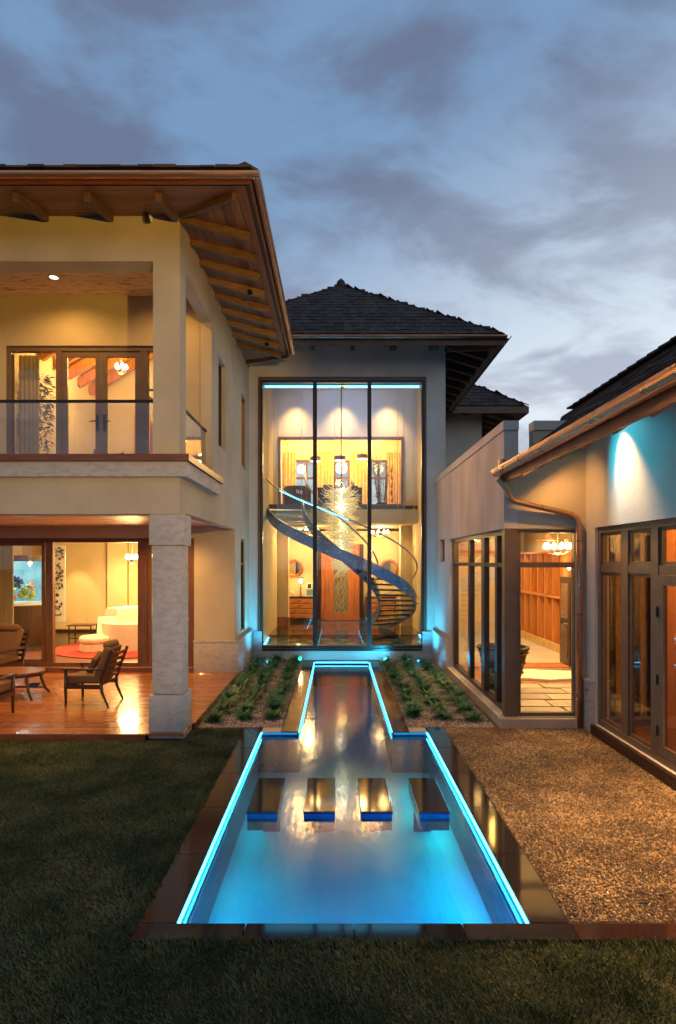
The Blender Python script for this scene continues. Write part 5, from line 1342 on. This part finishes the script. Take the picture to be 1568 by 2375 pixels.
pil = MB().box(-.05, .05, -.16, .16, -.16, .16).build('scatter_cushion', brown_cushion, None, local=True, bev=.045, seg=3)
pil.location = (-4.20, 10.5, .74); pil.rotation_euler = (R(20), R(28), R(10)); tag(pil, 'small brown scatter cushion on the side-on porch armchair', 'cushion')
tb = thing('coffee_table', 'low oval dark coffee table with splayed legs among the porch armchairs', 'table', (-5.75, 10.75, .07))
m = MB(); m.prism([(-5.88 + .62 * cos(2 * pi * k / 32), 10.85 + .42 * sin(2 * pi * k / 32)) for k in range(32)], .50, .53, 'z').build('table_top', cap_wood, tb)
m = MB(); m.prism([(-5.88 + .60 * cos(2 * pi * k / 32), 10.85 + .40 * sin(2 * pi * k / 32)) for k in range(32)], .45, .499, 'z').build('apron', dark_wood, tb)
for sx in (-1, 1):
    for sy in (-1, 1):
        MB().tube([(-5.88 + sx * .57, 10.85 + sy * .33, .072), (-5.88 + sx * .51, 10.85 + sy * .29, .16), (-5.88 + sx * .46, 10.85 + sy * .26, .32), (-5.88 + sx * .44, 10.85 + sy * .25, .46)], [.018, .022, .028, .03], 8).build('leg', dark_wood, tb, smooth=True)
box('stretcher', dark_wood, tb, -6.17, -5.27, 10.84, 10.87, .22, .25)
bw = MB().lathe([(0, 0), (.06, 0), (.11, .05), (.10, .05), (.05, .01), (0, .01)], (-5.40, 10.8, .251), 16)
tag(bw.build('blue_bowl', blue_tile, smooth=True), 'small blue bowl on the lower rail of the coffee table', 'bowl')

# ================================================================== BED PLANTS
leafsets = []
for v in range(5):
    rr = random.Random(100 + v); m = MB()
    for k in range(80):
        a = rr.uniform(0, 2 * pi); up = rr.uniform(.4, 1.5); L_ = rr.uniform(.11, .21); prev = None
        b0 = Vector((rr.uniform(-.04, .04), rr.uniform(-.04, .04), 0))
        for q in range(5):
            t = q / 4; p = b0 + Vector((cos(a) * L_ * t, sin(a) * L_ * t, L_ * (up * t - .55 * t * t) + .01))
            prev_p = prev
            if prev_p is not None:
                d = (p - prev_p).normalized(); s_ = Vector((-sin(a), cos(a), 0))
                for sg in (-1, 1):       # leaflets either side of the rib
                    for h_ in (.25, .75):
                        c = prev_p.lerp(p, h_); ll = .062 * (1.15 - t * .7)
                        tip = c + (s_ * sg + d * .8).normalized() * ll + Vector((0, 0, .008)); w_ = d * .009
                        m.add([c - w_, c + w_, tip], [(0, 1, 2)])
            prev = p
    me = bpy.data.meshes.new('foliage'); me.from_pydata(m.v, [], m.f); me.materials.append(leaf)
    leafsets.append(me)
stem_me = bpy.data.meshes.new('stem'); s_ = MB().tube([(0, 0, -.02), (0, 0, .08)], [.02, .012], 6); stem_me.from_pydata(s_.v, [], s_.f); stem_me.materials.append(bark)
ordn = ['first', 'second', 'third', 'fourth', 'fifth', 'sixth', 'seventh', 'eighth', 'ninth', 'tenth', 'eleventh', 'twelfth']
rr = random.Random(55)
def bedrows(rows, side):
    for (x0_, x1_, y0_, nm) in rows:
        y = y0_; k = 0
        while y < 15.1:
            t = (y - 9.3) / 5.9; x = x0_ + (x1_ - x0_) * t + rr.uniform(-.05, .05)
            p = thing('bed_shrub', f'{ordn[k]} low feathery shrub from the terrace end, {nm} of the {side} bed', 'shrub', (x, y, -.015), rz=rr.uniform(0, 6.28), group='low shrubs in the pool beds')
            s_ = rr.uniform(.95, 1.25); p.scale = (s_, s_, s_ * rr.uniform(.8, 1.15))
            f = bpy.data.objects.new('foliage', leafsets[rr.randrange(5)]); put(f, p); st = bpy.data.objects.new('stem', stem_me); put(st, p)
            y += rr.uniform(.44, .54); k += 1
bedrows([(-1.86, -1.90, 9.42, 'row by the deck'), (-1.47, -1.52, 9.55, 'middle row'), (-1.05, -1.02, 9.65, 'row by the pool')], 'left')
bedrows([(1.30, 1.24, 9.75, 'row by the pool'), (1.68, 1.70, 9.6, 'middle row'), (2.12, 2.16, 9.5, 'row by the glazing')], 'right')

# loose chips, pebbles, grass (one object each)
def scatter_mesh(name, mat, P, S, proto_v, proto_f, kind='stuff', yaw=True, tilt=.35, parent=None):
    n = len(P); nv = len(proto_v); pv = np.array(proto_v, float)
    a = rng.uniform(0, 2 * pi, n); ca, sa = np.cos(a), np.sin(a)
    sc_ = S if S.ndim == 2 else np.repeat(S[:, None], 3, 1)
    V = pv[None] * sc_[:, None, :]
    tx = rng.normal(0, tilt, n)[:, None]; ty = rng.normal(0, tilt, n)[:, None]
    z = V[:, :, 2] + V[:, :, 0] * tx + V[:, :, 1] * ty
    x = V[:, :, 0] * ca[:, None] - V[:, :, 1] * sa[:, None]; y = V[:, :, 0] * sa[:, None] + V[:, :, 1] * ca[:, None]
    V = np.stack([x, y, z], -1) + P[:, None, :]
    pf = np.array(proto_f, int); k = pf.shape[1]
    Fc = (pf[None] + (np.arange(n) * nv)[:, None, None]).reshape(-1)
    me = bpy.data.meshes.new(name); nf = n * len(pf)
    me.vertices.add(n * nv); me.vertices.foreach_set('co', V.reshape(-1))
    me.loops.add(nf * k); me.loops.foreach_set('vertex_index', Fc)
    me.polygons.add(nf); me.polygons.foreach_set('loop_start', np.arange(nf) * k); me.polygons.foreach_set('loop_total', np.full(nf, k))
    me.update(calc_edges=True); me.materials.append(mat)
    o = bpy.data.objects.new(name, me); put(o, parent); tag(o, kind=kind)
    return o
bmi = bmesh.new(); bmesh.ops.create_icosphere(bmi, subdivisions=1, radius=1); ico_v = [tuple(v.co) for v in bmi.verts]; ico_f = [tuple(v.index for v in f.verts) for f in bmi.faces]; bmi.free()
oct_v = [(1, 0, 0), (0, 1, 0), (-1, 0, 0), (0, -1, 0), (0, 0, 1), (0, 0, -1)]; oct_f = [(0, 1, 4), (1, 2, 4), (2, 3, 4), (3, 0, 4), (1, 0, 5), (2, 1, 5), (3, 2, 5), (0, 3, 5)]
# pebbles: jittered grid, packed
gx, gy = np.meshgrid(np.arange(1.63, 3.69, .0215), np.arange(4.2, 9.05, .020)); n = gx.size
P = np.stack([gx.ravel() + rng.uniform(-.008, .008, n), gy.ravel() + rng.uniform(-.008, .008, n), np.full(n, -.008) + rng.uniform(-.003, .003, n)], -1)
big = rng.lognormal(0, .28, n)[:, None]
S = np.stack([rng.uniform(.010, .018, n), rng.uniform(.008, .013, n), rng.uniform(.007, .013, n)], -1) * big * .84
o = scatter_mesh('pebbles', pebble, P, S, ico_v, ico_f, tilt=.25)
for p in o.data.polygons: pass
o.data.polygons.foreach_set('use_smooth', np.ones(len(o.data.polygons), bool)); tag(o, 'rounded wet brown pebbles set into the terrace')
def bedchips(x0_, x1_, n):
    P = np.stack([rng.uniform(x0_, x1_, n), rng.uniform(9.12, 15.38, n), np.full(n, -.008)], -1)
    S = np.stack([rng.uniform(.008, .022, n), rng.uniform(.005, .013, n), rng.uniform(.004, .009, n)], -1)
    tag(scatter_mesh('gravel', chip, P, S, oct_v, oct_f), 'pale bark and stone chips covering the planting bed')
bedchips(-2.10, CX0 - .28, 13000); bedchips(CX1 + .27, 2.40, 13000)
# grass
def lawn(regions):
    P = []
    for (x0_, x1_, y0_, y1_, dens) in regions:
        n = int((x1_ - x0_) * (y1_ - y0_) * dens)
        P.append(np.stack([rng.uniform(x0_, x1_, n), rng.uniform(y0_, y1_, n), np.full(n, -.032)], -1))
    P = np.concatenate(P); n = len(P)
    # tufts: height follows a smooth patchy field
    def vn(x, y, f):      # patchy turf field
        a = np.sin(x * f * 1.7 + 2.1 * np.sin(y * f * 1.1)) + np.sin(y * f * 2.3 + 1.7 * np.sin(x * f * 1.9 + 1)) + np.sin((x + y) * f * 2.9)
        return a / 3
    w_ = .5 * vn(P[:, 0], P[:, 1], 2.2) + .5 * vn(P[:, 1] + 5, P[:, 0] + 3, 6.5)
    keep = rng.uniform(0, 1, n) < .80 + .35 * w_
    P = P[keep]; w_ = w_[keep]; n = len(P)
    edge = ((np.abs(P[:, 0] + 1.41) < .06) & (P[:, 1] > 3.9) & (P[:, 1] < 8.9)) | (np.abs(P[:, 1] - 3.965) < .035)
    hgt = .028 + .016 * w_ + .016 * edge + .010 * (rng.uniform(0, 1, n) > .93) + .006 * np.sin(P[:, 0] * 3.1 + 1.3 * np.sin(P[:, 1] * 2.3)) * np.sin(P[:, 1] * 4.7 + P[:, 0]) + rng.uniform(-.008, .014, n)
    S = np.stack([rng.uniform(.8, 1.3, n), np.ones(n), np.clip(hgt, .012, .06) / .04], -1)
    pv = [(-.0026, 0, 0), (.0026, 0, 0), (.0018, .012, .026), (0, .028, .040)]
    pf = [(0, 1, 2), (0, 2, 3)]
    o = scatter_mesh('grass', blade, P, S, pv, pf, tilt=.0)
    tag(o, 'short dark green mown lawn grass around the pool')
lawn([(-1.47, -1.36, 3.95, 8.8, 9000), (-1.5, 6.2, 3.94, 4.00, 9000), (-6.2, -1.42, 3.9, 8.44, 7500), (-2.12, -1.40, 8.44, 9.06, 7000), (-6.2, 6.2, 2.2, 3.955, 9000), (-14, -6.2, 3, 8.4, 900)])

# invented cyan spots in the beds, added to wash walls and shrubs
for k, (x, aim, w_, lb) in enumerate(((-1.25, (-2.23, 15.1, 3.0), 120, 'in the left bed near the hall wall'), (1.75, (2.53, 15.0, 3.0), 120, 'in the right bed near the hall wall'),
                                      (-.95, (-.4, 15.42, .4), 45, 'beside the pool end at the left'), (1.25, (.8, 15.42, .4), 45, 'beside the pool end at the right'),
                                      (-1.65, (-1.4, 13.0, -.1), 22, 'shining over the left bed'), (2.0, (1.8, 13.0, -.1), 22, 'shining over the right bed'))):
    t = thing('added_bed_spot', 'added small cyan spotlight ' + lb, 'spotlight', (x, 14.75, 0), group='added cyan bed spotlights')
    MB().tube([(x, 14.75, -.02), (x, 14.75, .05)], .008, 6).build('spike', black_metal, t)
    d = (Vector(aim) - Vector((x, 14.75, .07))).normalized(); p0 = Vector((x, 14.75, .07))
    MB().tube([p0 - d * .03, p0 + d * .03], .025, 10).build('housing', black_metal, t); MB().tube([p0 + d * .031, p0 + d * .033], .02, 10).build('lens', blue_lens, t)
    lamp('SPOT', p0 + d * .05, w_, (.03, .55, 1.0), t, .03, aim, 130, .9)
# added warm floodlight behind the viewpoint, for the amber light on the balcony wing
ft = thing('added_floodlight', 'added warm floodlight behind the viewpoint facing the balcony wing', 'floodlight', (2.3, -1.2, 3.75))
box('housing', black_metal, ft, 2.2, 2.4, -1.28, -1.16, 3.70, 3.85); box('lens', warm_disc, ft, 2.22, 2.38, -1.155, -1.15, 3.72, 3.83)
lamp('SPOT', (2.3, -1.1, 3.78), 1250, (1, .55, .07), ft, .08, (-4.9, 9.0, 4.9), 54, .35)
